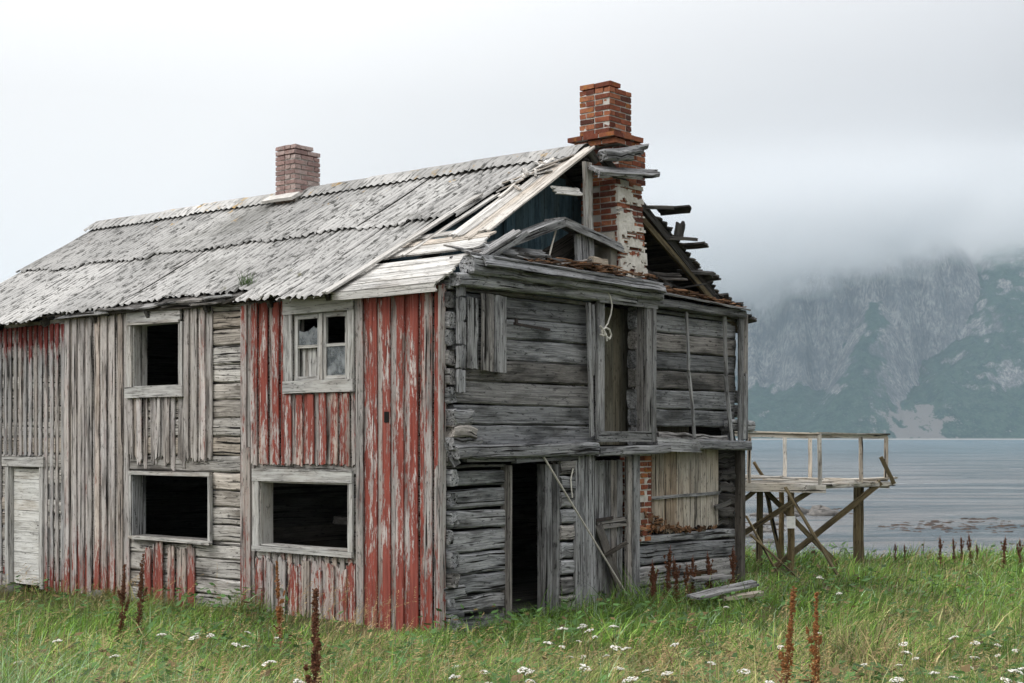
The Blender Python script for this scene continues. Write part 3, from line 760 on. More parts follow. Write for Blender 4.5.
for i in range(120):
    x = 4.25 + abs(random.gauss(0, .9)); 
    if x > 6.6: continue
    hh = max(.0, .34 - .22 * (x - 4.2))
    a = U(0, 6.28); p = Vector((x, .02 + U(-.1, .12), 1.0 + U(0, max(.03, hh)))); dd = Vector((math.cos(a), math.sin(a) * .5, U(-.4, .4))) * U(.05, .2)
    mb.board(p - dd * .5, p + dd * .5, (0, 0, 1), U(.03, .07), .012, 2, .006, .02, .02)
mb.build('rotten_wood', W_BROWN, house)

# --- gable, upper storey
mb = MB()
mb.log((.10, -.13, 2.24), (3.0, -.13, 2.27), (0, 0, 1), .17, .2, 12, .01); mb.log((3.0, -.15, 2.22), (4.75, -.16, 2.26), (0, 0, 1), .13, .2, 6, .01)
mb.log((4.7, -.10, 2.33), (7.12, -.12, 2.30), (0, 0, 1), .15, .18, 8, .012); mb.log((4.6, -.06, 2.46), (6.5, -.06, 2.40), (0, 0, 1), .10, .15, 8, .014)
mb.board((4.45, -.20, 2.33), (5.6, -.19, 2.30), (0, 0, 1), .2, .03, 4, .004, .02, .05)
mb.build('floor_beam', W_GAB, house)
mb = MB(); mb.log((6.6, -.02, 2.62), (7.42, .02, 2.62), (0, 0, 1), .19, .18, 5, .012, .03)
for z in (2.85, 3.1): mb.log((6.9, .08, z), (7.24, .08, z), (0, 0, 1), .2, .18, 3, .015, .04)
mb.build('log_end', W_GAB, house)
mb = MB()           # the two plate timbers under the open gable
mb.log((.12, -.10, 4.41), (3.9, -.10, 4.44), (0, 0, 1), .17, .24, 12, .012); mb.log((3.95, -.10, 4.43), (6.95, -.10, 4.40), (0, 0, 1), .13, .22, 10, .012)
mb.log((.28, -.20, 4.60), (4.50, -.19, 4.56), (0, 0, 1), .23, .22, 16, .010, .05)
mb.board((.45, -.33, 4.66), (4.45, -.33, 4.62), (0, .6, .8), .18, .035, 10, .008, .05, .05)
mb.build('gable_plate', W_GAB, house)
mb = MB()           # sloping weathered ledge boards over the plate
for i in range(8):
    y = -.30 + i * .085
    mb.board((.5 + U(-.2, .2), y, 4.70 + i * .024 + .02), (4.35 + U(-.4, .1), y, 4.67 + i * .024), (0, 1, .3), .09, .022, 12, .007, .08, .08)
for i in range(6):
    y = -.24 + i * .085
    mb.board((4.4 + U(-.1, .1), y, 4.56 + i * .026), (6.9 + U(-.15, .15), y, 4.47 + i * .02), (0, 1, .3), .09, .022, 8, .008, .08, .08)
mb.build('ledge_boards', W_GFRAME, house)
# nailed patch boards, battens and laths
mb = MB(); mb.board((.74, -.125, 3.28), (.74, -.125, 4.27), (1, 0, 0), .22, .025, 4, .002, .01, .01); mb.board((.99, -.13, 3.27), (.99, -.13, 4.26), (1, 0, 0), .22, .03, 4, .002, .01, .01)
mb.board((.47, -.11, 3.3), (.47, -.11, 4.2), (1, 0, 0), .2, .02, 4, .002, .02, .02)
mb.build('patch_boards', W_GFRAME, house)
mb = MB(); mb.board((1.28, -.12, 3.92), (2.02, -.12, 3.88), (0, 0, 1), .035, .03, 3, .002); mb.board((1.3, -.14, 3.91), (1.3, -.14, 3.99), (1, 0, 0), .04, .03, 2, .0); mb.build('iron_bar', M_IRON, house)
for (xa, za, xb, zb, w_, m_) in ((5.33, 4.33, 5.36, 3.45, .05, W_GFRAME), (5.38, 3.46, 5.52, 2.42, .05, W_GFRAME), (6.41, 4.36, 6.44, 3.4, .07, W_GFRAME), (6.43, 3.4, 6.60, 2.34, .08, W_GFRAME), (2.86, 4.3, 2.93, 2.45, .08, W_GFRAME), (2.96, 4.28, 2.94, 3.3, .06, W_GFRAME)):
    mb = MB(); mb.board((xa, -.135, za), (xb, -.15, zb), (1, 0, 0), w_, .03, 5, .003, .02, .03, bow=.012); mb.build('batten', m_, house)
mb = MB(); mb.board((6.90, -.13, 2.38), (6.90, -.13, 4.45), (1, 0, 0), .14, .03, 6, .003, .04, .02); mb.board((7.06, -.12, 2.38), (7.05, -.12, 4.40), (1, 0, 0), .13, .03, 6, .003, .04, .02); mb.board((7.0, -.15, 2.4), (7.0, -.15, 3.45), (1, 0, 0), .12, .03, 4, .003, .02, .05)
mb.build('corner_board', W_GFRAME, house)
# loading door opening
mb = MB()
mb.board((3.13, -.14, 2.40), (3.13, -.14, 4.33), (1, 0, 0), .15, .05, 5, .003); mb.board((4.28, -.15, 2.36), (4.28, -.15, 4.36), (1, 0, 0), .12, .05, 5, .003); mb.board((4.40, -.17, 2.36), (4.40, -.17, 4.40), (1, 0, 0), .09, .05, 5, .004)
mb.board((3.06, -.155, 2.44), (4.34, -.155, 2.44), (0, 0, 1), .15, .05, 4, .003); mb.board((3.05, -.17, 4.40), (4.48, -.17, 4.40), (0, 0, 1), .16, .06, 4, .003)
df = mb.build('doorway', W_GFRAME, house)
mb = MB()
mb.board((4.20, -.02, 2.5), (4.20, -.02, 4.33), (0, 1, 0), .20, .03, 4, .002); mb.board((3.21, .04, 2.5), (3.21, .04, 4.33), (0, 1, 0), .3, .03, 4, .002)
mb.build('jamb', W_GFRAME, df)

# --- roof
mbs = MB()
def corr(mb, y0, y1, x0, x1, back=False, lift=.06, per=.146, amp=.044, ns=9, rag=.03, side0=None):
    n = int(round((y1 - y0) / per)) * 8; ny = n + 1
    tx, ty, tz = U(-.02, .02), U(-.012, .012), U(-.006, .008)
    vs_, gcs, pts, fs = [], [], [], []; o = (U(0, 50), U(0, 50), 0); L = abs(x1 - x0) * 1.169
    tip = [U(-rag, rag) for _ in range(ny)]
    sag = U(0, .02)
    for k in range(ns + 1):
        t = k / ns
        for j in range(ny):
            y = y0 + (y1 - y0) * j / n
            ph = 2 * math.pi * (y / per)
            x = x0 + (x1 - x0) * t + (tip[j // 3] * .6 if k == 0 else 0)
            wob = .012 * (float(vnoise(y * 2.1, x * 1.7 + 5, 4)) - .5) + (float(vnoise(y * 9, x * 7 + 5, 14)) - .5) * .010
            nz_ = lift + amp * .5 * math.cos(ph) + wob + tz + ty * (j / n - .5) + .03 * (1 - t) - sag * math.sin(math.pi * t)
            sgn = 1 if not back else -1
            xx = x if not back else 7.1 - x
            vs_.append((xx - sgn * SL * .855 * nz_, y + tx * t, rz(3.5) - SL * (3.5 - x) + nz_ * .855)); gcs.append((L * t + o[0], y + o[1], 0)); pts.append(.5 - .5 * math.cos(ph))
    for k in range(ns):
        for j in range(n):
            a = k * ny + j; f = (a, a + 1, a + ny + 1, a + ny); fs.append(f if not back else f[::-1])
    mb.add(vs_, fs, gcs, None, pts)
mb = MB()
y = 1.72
while y < GL + .2:
    y1 = min(y + 1.0, GL + .3)
    eave = -.28 + U(-.05, .05)
    if 3.6 < y < 6.5: eave = .02 + U(-.05, .12)
    elif y >= 6.5 and y < 8: eave = -.14 + U(-.03, .08)
    corr(mb, y, y1 + .02, eave, 1.85, rag=.06)
    y += 1.0
y = 1.22
while y < GL + .2:
    y1 = min(y + 1.0, GL + .3); corr(mb, y, y1 + .02, 1.72 + random.choice((0, 0, .03, -.05, -.1, .06)), 3.48, lift=.068, rag=.05); y += 1.0
corr(mb, .85, 1.24, 2.55, 3.48, lift=.08, rag=.08); corr(mb, .45, .87, 3.12, 3.48, lift=.08, rag=.08)
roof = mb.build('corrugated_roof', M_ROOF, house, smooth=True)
mb = MB(); y = .40
while y < GL + .3:
    y1 = min(y + 1.1, GL + .33); lz = U(-.008, .012); ny = 45; vs_, gcs, pts, fs = [], [], [], []; o = U(0, 50)
    prof = [(-.34, -.19), (-.20, -.075), (-.07, .015), (0, .04), (.07, .015), (.20, -.075), (.34, -.19)]
    for k, (dx, dz) in enumerate(prof):
        for j in range(ny):
            yy = y + (y1 + .03 - y) * j / (ny - 1); e_ = abs(dx) / .34
            w_ = .014 * math.cos(2 * math.pi * yy / .146) * e_
            vs_.append((3.55 + dx + (U(-.01, .01) if e_ == 1 else 0), yy, ZR + .115 + dz + w_ + lz + .01 * j / ny)); gcs.append((dx + o, yy + o, 0)); pts.append(0.0)
    for k in range(len(prof) - 1):
        for j in range(ny - 1): a = k * ny + j; fs.append((a, a + 1, a + ny + 1, a + ny))
    mb.add(vs_, fs, gcs, None, pts); y += 1.1
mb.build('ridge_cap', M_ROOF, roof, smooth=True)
mb = MB(); y = 1.0
while y < GL: corr(mb, y, min(y + 1.0, GL + .3), -.25, 1.85, True); corr(mb, y, min(y + 1.0, GL + .3), 1.72, 3.48, True, lift=.085); y += 1.0
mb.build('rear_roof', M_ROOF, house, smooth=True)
def rp(x, y, n=0.0): return (x - SL * .855 * n, y, ZE + SL * x + n * .855)       # point on the front slope
def bp_(x, y, n=0.0): return (x + SL * .855 * n, y, ZE + SL * (7.1 - x) + n * .855)
UPS = (1, 0, SL)
# bare sheathing near the gable edge (boards along the eave)
mb = MB(); x = -.16
for i in range(9):
    w_ = .17 * U(.9, 1.1); 
    if i not in (5,): mb.board(rp(x + w_ / 2, -.12 + .02 * i + U(-.05, .05), .035 + U(0, .02)), rp(x + w_ / 2, 1.85 + U(-.15, .25), .03), UPS, w_ * 1.02, .024, 7, .004, .05, .08, bow=.015)
    x += w_ * .86
mb.board(rp(1.25, .15, .06), rp(1.22, 1.6, .04), UPS, .14, .024, 6, .004, .06, .1)
mb.board(rp(-.20, -.10, .0), rp(-.20, 1.75, .0), (0, 0, 1), .10, .03, 6, .004, .03, .03)
mb.build('sheathing', W_WHITE, house)
# boards running up the slope along the torn edge
mb = MB()
for (ya, yb, xa, xb, w_, n_) in ((.22, .30, 1.12, 3.5, .20, .075), (.42, .47, 1.0, 3.45, .2, .06), (.62, .64, 1.1, 3.3, .19, .068), (.80, .80, 1.15, 2.5, .17, .055)):
    mb.board(rp(xa, ya, n_), rp(xb, yb, n_ + .01), (0, 1, 0), w_, .026, 9, .003, .08, .12)
mb.board(rp(-.28, 1.74, .11), rp(2.25, 1.30, .12), (0, 1, 0), .13, .03, 8, .003, .04, .03)
mb.board(rp(.7, 1.32, .05), rp(2.35, 1.08, .05), (0, 1, 0), .10, .025, 8, .004, .06, .1)
mb.board(rp(2.6, .95, .09), rp(3.35, .78, .10), (0, 1, 0), .12, .02, 5, .01, .1, .1)
for i in range(16):
    xx, yy = U(2.2, 3.3), U(.55, 1.0); a = U(0, 3); dd = Vector((math.cos(a), math.sin(a), SL * math.cos(a))) * U(.08, .22)
    p = Vector(rp(xx, yy, .11)); mb.board(p - dd, p + dd, (-dd.y, dd.x, 0), U(.04, .09), .015, 2, .008, .03, .03)
mb.board((2.1, -.12, 5.78), (2.75, -.10, 5.83), (0, .5, 1), .12, .025, 4, .006, .1, .16)
mb.build('verge_boards', W_WHITE, house)
# rafters
for y in (.12, 1.05, 2.0, 3.2, 4.6, 6.0, 7.4, 8.8, 10.2, 11.6):
    if y > .5:
        mb = MB(); mb.board(rp(-.1, y, -.07), rp(3.5, y, -.07), (-SL, 0, 1), .12, .08, 4, .004); mb.build('rafter', W_DARK, house)
    mb = MB(); mb.board(bp_(7.15, y, -.09), bp_(3.6, y, -.09), (SL, 0, 1), .12, .08, 4, .004); mb.build('rafter', W_DARK, house)
# underside of the front slope, painted blue inside the attic room, and its end wall
mb = MB(); x = .75
while x < 3.4:
    mb.board(rp(x + .09, .95 + U(-.02, .02), -.15), rp(x + .09, 4.0, -.15), UPS, .178, .02, 4, .001); x += .18
mb.build('attic_ceiling', W_BLUE, house)
mb = MB()
for i in range(27):
    x = .5 + i * .145
    mb.board((x, .98, 4.42), (x, .98, rz(x) - .2), (1, 0, 0), .142, .02, 3, .001)
aw = mb.build('attic_wall', W_BLUE, house)
mb = MB(); mb.board((1.4, .93, 5.1), (2.95, .93, 6.05), (-SL, 0, 1), .16, .03, 3, .002); mb.board((2.35, .90, 4.9), (2.35, .90, 5.55), (1, 0, 0), .09, .05, 3, .002); mb.build('attic_brace', W_BLUE, aw)
mb = MB(); mb.board((3.22, .12, 5.08), (3.20, .14, 6.34), (1, 0, 0), .17, .05, 5, .003); mb.build('attic_post', W_FRAME, house)
mb = MB(); mb.board((3.40, .26, 4.9), (3.40, .26, 6.2), (1, 0, 0), .14, .03, 4, .003); mb.build('attic_stud', W_GFRAME, house)
# tilted boards of a collapsed lean-to frame in the gable
mb = MB()
mb.board((.72, .02, 4.84), (2.42, .08, 5.42), (0, 1, 0), .36, .03, 7, .004, .06, .02); mb.board((2.36, .06, 5.43), (3.75, .10, 5.20), (0, 1, 0), .36, .03, 6, .004, .02, .06)
mb.board((.62, -.14, 4.76), (2.38, -.10, 5.36), (-SL * .55, 0, 1), .09, .03, 7, .004, .05, .02); mb.board((2.38, -.10, 5.36), (3.75, -.08, 5.14), (.2, 0, 1), .09, .03, 6, .004, .0, .05)
mb.board((.30, -.16, 4.62), (1.30, -.18, 5.14), (0, 1, 0), .22, .03, 6, .006, .08, .10); mb.board((.35, -.26, 4.56), (1.36, -.28, 5.10), (-.4, 0, 1), .06, .03, 6, .005, .05, .08)
cf = mb.build('broken_frame', W_GFRAME, house)
mb = MB()
for x in (2.82, 2.96, 3.10): mb.board((x, -.02 + U(-.02, .02), 4.78), (x - .03, .0, 5.26), (1, 0, 0), .10, .05, 3, .003)
mb.build('stud', W_GFRAME, cf)
mb = MB(); mb.log((3.0, -.08, 4.86), (3.35, -.06, 4.86), (0, 0, 1), .2, .1, 3, .006); mb.build('wood_block', W_PALE, cf)
mb = MB(); mb.board((1.9, .3, 4.5), (3.2, .3, 5.15), (0, 0, 1), .5, .02, 3); mb.build('back_board', W_DARK, cf)
mb = MB(); mb.pole((2.05, -.06, 4.8), (2.32, .0, 5.28), .012); mb.build('stick', M_LATH, cf)
# fallen boards heaped in the open gable
mb = MB()
for i in range(26):
    x = U(.5, 2.6); p = Vector((x, U(-.15, .45), 4.72 + U(0, .08) + .16 * max(0, min(1, (x - .4))) * random.random())); a = random.gauss(.1, .35); L = U(.4, 1.1)
    dd = Vector((math.cos(a), math.sin(a) * .7, U(-.05, .28))) * L / 2
    mb.board(p - dd, p + dd, (-dd.y, dd.x, U(-.2, .4)), U(.06, .15), .022, 4, .007, .08, .10)
mb.build('fallen_boards', W_GFRAME, house)
mb = MB()
for i in range(16):
    x = U(4.6, 6.3); p = Vector((x, U(.1, .5), 4.62 + U(0, .5) * max(.1, (6.4 - x) / 2))); a = random.gauss(0, .5); L = U(.3, .9)
    dd = Vector((math.cos(a), math.sin(a), U(-.5, .2))) * L / 2
    mb.board(p - dd, p + dd, (-dd.y, dd.x, U(-.2, .4)), U(.06, .14), .022, 4, .007, .08, .10)
mb.build('fallen_boards', W_DARK, house)
# rear slope sheathing, its torn verge towards the gable
mb = MB(); x = 7.3; i = 0
while x > 3.7:
    w_ = .19 * U(.92, 1.1)
    e_ = .04 + U(-.03, .06) + (.45 if 3.6 < x < 4.9 else 0)
    mb.board(bp_(x - w_ / 2, e_, U(-.01, .015)), bp_(x - w_ / 2, GL + .1, 0), (-1, 0, SL), w_ * .97, .028, 9, .004, .08, 0); x -= w_ * .84; i += 1
mb.build('rear_sheathing', W_DARK, house)
mb = MB()
for (x, y0, n_, w_, l) in ((5.02, -.3, .24, .15, .5), (5.62, -.28, .10, .12, .6), (6.3, -.04, .1, .16, .4), (6.72, -.03, .06, .16, .4), (6.95, -.12, .06, .15, .4), (7.14, -.14, .02, .14, .4), (7.2, -.2, .0, .12, .5)):
    mb.board(bp_(x, y0, n_), bp_(x + U(-.05, .05), y0 + l, n_ - .03), (-1, 0, SL), w_, .035, 3, .006, .06, .03)
mb.board((4.55, .12, 5.86), (5.15, -.06, 5.90), (0, 1, .2), .12, .05, 3, .006, .03, .03)
mb.board((5.15, .1, 5.46), (5.68, -.05, 5.48), (0, 1, .2), .12, .05, 3, .006, .03, .05); mb.board((5.38, .05, 5.48), (5.38, .0, 5.70), (1, 0, 0), .2, .05, 3, .01, .0, .05)
mb.board((5.5, .1, 4.98), (6.15, -.05, 5.0), (0, 1, .3), .14, .04, 4, .008, .05, .14)
mb.build('broken_boards', W_DARK, house)
mb = MB(); mb.board(bp_(7.15, .0, -.26), bp_(4.5, .02, -.34), (SL, 0, 1), .09, .05, 6, .005); mb.build('verge_rafter', W_POST, house)
# broken ridge boards lying against the chimney
mb = MB(); mb.board((3.15, -.02, 6.20), (4.42, -.18, 6.30), (0, 1, .55), .24, .05, 7, .016, .06, .2); mb.board((3.2, -.04, 6.14), (4.2, -.2, 6.24), (0, 1, .8), .10, .04, 7, .016, .06, .2); mb.board((3.34, .0, 6.44), (4.12, -.16, 6.62), (0, 1, .6), .17, .07, 6, .016, .06, .22); mb.log((3.35, -.05, 6.42), (3.9, -.12, 6.50), (0, 0, 1), .14, .16, 4, .015, .04)
mb.build('ridge_boards', W_GFRAME, house)
# eave timbers and splintered boards under the front edge of the roof
mb = MB()
for i in range(14):
    y = 3.7 + i * .36; mb.board((-.05 + U(-.05, .03), y + U(-.1, .1), 4.40 + U(-.03, .03)), (-.07, y + U(.4, .9), 4.39 + U(-.04, .03)), (1, 0, .5), U(.05, .12), .03, 3, .006, .06, .06)
mb.board((-.04, 4.0, 4.36), (-.06, 8.4, 4.37), (0, 0, 1), .07, .06, 12, .006); mb.board((.02, 3.4, 4.46), (.03, GL, 4.46), (1, 0, .6), .16, .03, 14, .01)
mb.board((-.03, 1.5, 4.37), (-.03, 3.9, 4.38), (0, 0, 1), .05, .05, 6, .005)
mb.build('eave_boards', W_DARK, house)
mb = MB(); mb.board((-.12, 6.9, 4.37), (-.10, 8.3, 4.35), (.4, 0, 1), .06, .03, 5, .006, .05, .2)
for (ya, yb, z) in ((6.2, 7.1, 4.40), (5.2, 6.0, 4.42), (4.55, 5.1, 4.43), (4.2, 4.75, 4.36), (3.9, 4.5, 4.46), (5.7, 6.4, 4.39)):
    mb.board((-.12 + U(-.05, .05), ya, z + U(-.03, .02)), (-.10 + U(-.05, .05), yb, z + U(-.05, .03)), (1, 0, U(0, .8)), U(.04, .10), .025, 5, .010, .12, .16)
mb.build('eave_boards', W_GFRAME, house)

# --- chimneys
def chimney(name, mat):
    pass
mb, mm = MB(), MB()
def top_front(c, along, z, f):
    xx = c if along == 'x' else f
    return xx < 4.08 if z > 7.46 else True
bricks(mb, None, 3.75, 4.30, .15, .70, 6.86, 7.63, top=top_front); mm.box((3.763, .163, 6.8), (4.287, .687, 7.46))
bricks(mb, mm, 3.66, 4.40, .0, .86, 6.78, 6.86); bricks(mb, mm, 3.74, 4.52, .04, .80, 6.70, 6.78)
# shaft below the corbel leans out and widens towards its foot
def lean(p):
    t = (6.72 - p.z) / 1.95
    return Vector((p.x - .02 * t + (p.x - 3.86) * .10 * t, p.y - .11 * t * (1 if p.y < .4 else 0), p.z))
bricks(mb, mm, 3.88, 4.56, .08, .66, 6.18, 6.70)
ch = mb.build('chimney', M_BRICK, house)
mm.build('mortar', M_MORTAR, ch)
mb, mm = MB(), MB(); bricks(mb, mm, 3.74, 4.36, .05, .66, 4.74, 6.20, M=lean, drop=.05)
cs = mb.build('chimney_shaft', M_BRICK, ch); mm.build('mortar', M_MORTAR, ch)
def plaster(name, par, pts_fn, x0, x1, z0, z1, y, seed, thr, n=70, th=.016):
    """patches of plaster left on the brick face: a thick skin where the noise says so"""
    mb = MB(); vs_, fs = [], []; idx = {}
    nxx = int((x1 - x0) / .02); nzz = int((z1 - z0) / .02)
    on = np.zeros((nxx, nzz), bool)
    for i in range(nxx):
        for j in range(nzz):
            xx, zz = x0 + (i + .5) * .02, z0 + (j + .5) * .02
            v = float(fbm(xx * 7.2 + 3, zz * 9.5 + 3, seed, 4)); c = ((zz - 4.74) % .079) / .079
            on[i, j] = v + pts_fn(xx, zz) + (.13 if c > .74 else 0) > thr
    def vid(i, j, k):
        key = (i, j, k)
        if key not in idx:
            idx[key] = len(vs_)
            p = Vector((x0 + i * .02, y - (th if k else -.03) - (.006 * float(vnoise(i * .6, j * .6, 3)) if k else 0), z0 + j * .02)); vs_.append(lean(p))
        return idx[key]
    for i in range(nxx):
        for j in range(nzz):
            if not on[i, j]: continue
            fs.append((vid(i, j, 1), vid(i + 1, j, 1), vid(i + 1, j + 1, 1), vid(i, j + 1, 1)))
            for (di, dj, a, b) in ((-1, 0, (0, 1), (0, 0)), (1, 0, (1, 0), (1, 1)), (0, -1, (0, 0), (1, 0)), (0, 1, (1, 1), (0, 1))):
                ii, jj = i + di, j + dj
                if not (0 <= ii < nxx and 0 <= jj < nzz and on[ii, jj]):
                    fs.append((vid(i + a[0], j + a[1], 1), vid(i + a[0], j + a[1], 0), vid(i + b[0], j + b[1], 0), vid(i + b[0], j + b[1], 1)))
    mb.add(vs_, fs); return mb.build(name, M_PLASTER, par)
plaster('plaster', ch, lambda x, z: .16 * float(sstep(4.35, 3.75, x)) + .05 * float(sstep(5.2, 5.45, z)) * float(sstep(5.75, 5.55, z)) + .02, 3.74, 4.38, 4.74, 6.12, .045, 33, .615)
# concrete stove block with its pipe hole
mb = MB(); vs_ = []
x0, x1, y0, y1 = 3.5, 3.75, -.055, .66
mb.box((3.56, -.01, 4.70), (3.72, .7, 5.16), .0)
mb.add([(3.56, .0, 5.16), (3.72, .0, 5.16), (3.72, .7, 5.16), (3.56, .7, 5.16), (3.70, .04, 5.40), (3.735, .04, 5.40), (3.735, .66, 5.40), (3.70, .66, 5.40)], [(0, 1, 5, 4), (1, 2, 6, 5), (2, 3, 7, 6), (3, 0, 4, 7), (4, 5, 6, 7), (3, 2, 1, 0)])
sb = mb.build('stove_block', M_CONC, ch)
mb = MB(); mb.pole((3.50, .30, 4.93), (3.5595, .30, 4.93), .10, n=20, ns=1, jit=0); mb.build('collar', M_CONC, sb)
mb = MB(); mb.pole((3.4975, .30, 4.93), (3.535, .30, 4.93), .082, n=20, ns=1, jit=0); mb.build('pipe_hole', M_HOLE, sb)  # solid black disc in place of the shade inside the pipe
# far chimney on the ridge
mb, mm = MB(), MB()
def top_far(c, along, z, f):
    xx, yy = (c, f) if along == 'x' else (f, c)
    if z > 7.36: return yy > 6.6 and xx < 3.4
    if z > 7.26: return xx < 3.55
    return True
bricks(mb, mm, 3.20, 3.78, 6.35, 6.85, 6.40, 7.46, top=top_far); mm = MB(); mm.box((3.22, 6.37, 6.4), (3.76, 6.83, 7.20))
cb = mb.build('chimney', M_BRICKG, house); mm.build('mortar', M_MORTAR, cb)
mb = MB(); mb.board((3.12, 6.22, 6.50), (3.12, 7.0, 6.50), (1, 0, SL), .22, .05, 4, .008); mb.board((3.18, 6.31, 6.42), (3.9, 6.31, 6.5), (0, 0, 1), .22, .03, 3, .005); mb.build('flashing', M_MORTAR, cb)

# --- brown bark and rot on the gable ledge
mb = MB()
for i in range(420):
    if i < 250: x = min(4.4, max(1.5, random.gauss(2.9, .65))); z = 4.72 + U(0, .12); y = U(-.3, .25)
    else: x = U(4.45, 6.85); y = U(-.22, .18); z = 4.60 - (x - 4.4) * .05 + U(0, .10)
    a = random.gauss(0, .5); L = U(.06, .34); dd = Vector((math.cos(a), math.sin(a), U(-.12, .12))) * L / 2
    p = Vector((x, y, z + .12 * max(0, y)))
    mb.board(p - dd, p + dd, (-dd.y, dd.x, .3 * dd.x), U(.025, .08), .012, 2, .006, .02, .02)
o = mb.build('rotten_bark', W_BROWN); o.location = house.location; o.rotation_euler = house.rotation_euler
tag(o, 'brown rotten bark and splinters strewn along the gable ledge', 'debris', kind='stuff')

# ------------------------------------------------------------------ loose things on and by the house
def world_mesh(mb, name, m, **k):
    o = mb.build(name, m, **k); return o
def at_house(o): o.location = house.location; o.rotation_euler = house.rotation_euler; return o
# rope hanging in the loading door
mb = MB()
pts = [(3.95, -.20, 4.50), (3.75, -.215, 4.49), (3.55, -.22, 4.475), (3.62, -.225, 4.40), (3.66, -.225, 4.25), (3.63, -.225, 4.10), (3.55, -.23, 3.95), (3.46, -.235, 3.86), (3.40, -.235, 3.82), (3.42, -.235, 3.76)]
RS = lambda x, y, z: (x - .36, y, 4.5 - (4.5 - z) * .86)
for a, b in zip(pts, pts[1:]): mb.pole(RS(*a), RS(*b), .011, n=6, ns=2, jit=.001)
for loop in ([(3.40, 3.84), (3.50, 3.88), (3.58, 3.85), (3.62, 3.76), (3.58, 3.70), (3.50, 3.74), (3.42, 3.80)], [(3.36, 3.90), (3.44, 3.84), (3.50, 3.76), (3.52, 3.66)], [(3.50, 3.78), (3.42, 3.74), (3.36, 3.76)]):
    for a, b in zip(loop, loop[1:]): mb.pole(RS(a[0], -.24, a[1]), RS(b[0], -.24, b[1]), .014, n=6, ns=1, jit=.001)
tag(at_house(mb.build('rope', M_ROPE)), 'knotted white rope hanging in the upper loading doorway', 'rope')
mb = MB(); mb.pole((1.80, -.17, 2.20), (3.62, -.36, .05), .015, .011, 6, 8, .002); tag(at_house(mb.build('stick', M_LATH)), 'thin pale stick leaning slantwise across the dark doorway', 'stick')
mb = MB()
pts = [(2.50, -.15, 2.0), (2.46, -.14, 1.85), (2.48, -.14, 1.7), (2.5, -.14, 1.6)]
for a, b in zip(pts, pts[1:]): mb.pole(a, b, .010, n=6, ns=2, jit=.001)
tag(at_house(mb.build('rope', M_ROPE)), 'short frayed cord dangling beside the open doorway', 'cord')
# grass tuft growing in the gutter
mb = MB()
for i in range(60):
    a, b = U(0, 6.28), U(.02, .16); p = Vector(rp(.22 + U(-.05, .05), 4.0 + U(-.12, .12), .05)); q = p + Vector((math.cos(a) * b, math.sin(a) * b, U(.08, .24)))
    mb.sweep(p, q, (math.sin(a), -math.cos(a), 0), [(-.006, .001), (.006, .001), (.006, -.001), (-.006, -.001)], 2, 0, taper=.2)
TUFT = mb

# ------------------------------------------------------------------ drying platform by the shore
def plat_z(X, Y): return float(ground_z(X, Y))
pl = empty('platform', (5.5, 27.6, 0))
tag(pl, 'rickety wooden platform on mossy posts with a thin pale railing above the shore', 'platform')
def P(mb, name, m, par=pl):
    o = mb.build(name, m, par); par_loc = pl.location
    if par is pl: o.location = -par_loc
    return o
A_, B_, C_, D_ = Vector((3.75, 27.35, 1.58)), Vector((5.55, 26.7, 1.55)), Vector((7.2, 28.25, 1.575)), Vector((5.4, 29.3, 1.60))
mb = MB()
for i in range(13):                                                             # deck planks, run parallel to the front edge
    t = (i + .5) / 13; p = A_.lerp(D_, t); q = B_.lerp(C_, t)
    if i in (4, 8): continue
    ext = U(-.25, .25)
    d = (q - p).normalized(); mb.board(p - d * U(0, .2) + Vector((0, 0, .02 + U(-.015, .02))), q + d * ext + Vector((0, 0, .02 + U(-.02, .03))), (C_ - B_), .16, .03, 6, .006, .05, .08)
for (p, q) in (((3.9, 27.5, 1.66), (5.0, 27.4, 1.70)), ((4.2, 27.8, 1.72), (5.3, 27.5, 1.66)), ((4.0, 28.0, 1.70), (5.9, 28.2, 1.64)), ((5.7, 27.5, 1.62), (7.3, 28.3, 1.66)), ((5.9, 27.7, 1.65), (6.9, 28.1, 1.63))):
    mb.board(p, q, (0, 1, .1), .13, .03, 4, .008, .06, .06)
P(mb, 'deck', W_DECK)
mb = MB()
mb.board(A_ + Vector((0, -.03, -.05)), B_ + Vector((.1, -.06, -.05)), (0, 0, 1), .15, .06, 6, .005); mb.board(B_ + Vector((-.3, -.2, -.02)), C_ + Vector((.1, .05, -.03)), (0, 0, 1), .07, .05, 6, .006, .05, .1)
mb.board(D_ + Vector((0, 0, -.05)), C_ + Vector((.0, .0, -.05)), (0, 0, 1), .12, .06, 6, .006); mb.board(A_ + Vector((0, 0, -.05)), D_ + Vector((.0, .0, -.05)), (0, 0, 1), .12, .06, 6, .006)
mb.board(A_ + Vector((.05, -.1, -.14)), A_ + Vector((.05, -.1, .10)), (1, 0, 0), .2, .05, 2, .005)
P(mb, 'deck_beam', W_DECK)
posts = [A_, A_.lerp(B_, .33), A_.lerp(B_, .66), B_, B_.lerp(C_, .58), C_ - Vector((.08, .05, 0)), D_.lerp(C_, .25), D_]
for i, p in enumerate(posts):
    if i in (2,): continue
    top = 2.44 + .05 * (i in (0, 1, 2, 3))
    mb = MB(); mb.board(p + Vector((0, -.01, -.05 if i == 3 else .02)), (p.x + U(-.01, .01), p.y, top), (1, 0, 0), .065, .06, 4, .004); P(mb, 'rail_post', W_DECK)
mb = MB()
mb.board((3.7, 27.37, 2.50), (B_.x + .02, B_.y, 2.45), (0, 0, 1), .075, .05, 8, .005); mb.board((B_.x - .02, B_.y + .03, 2.455), (C_.x - .05, C_.y, 2.44), (0, 0, 1), .07, .05, 8, .005)
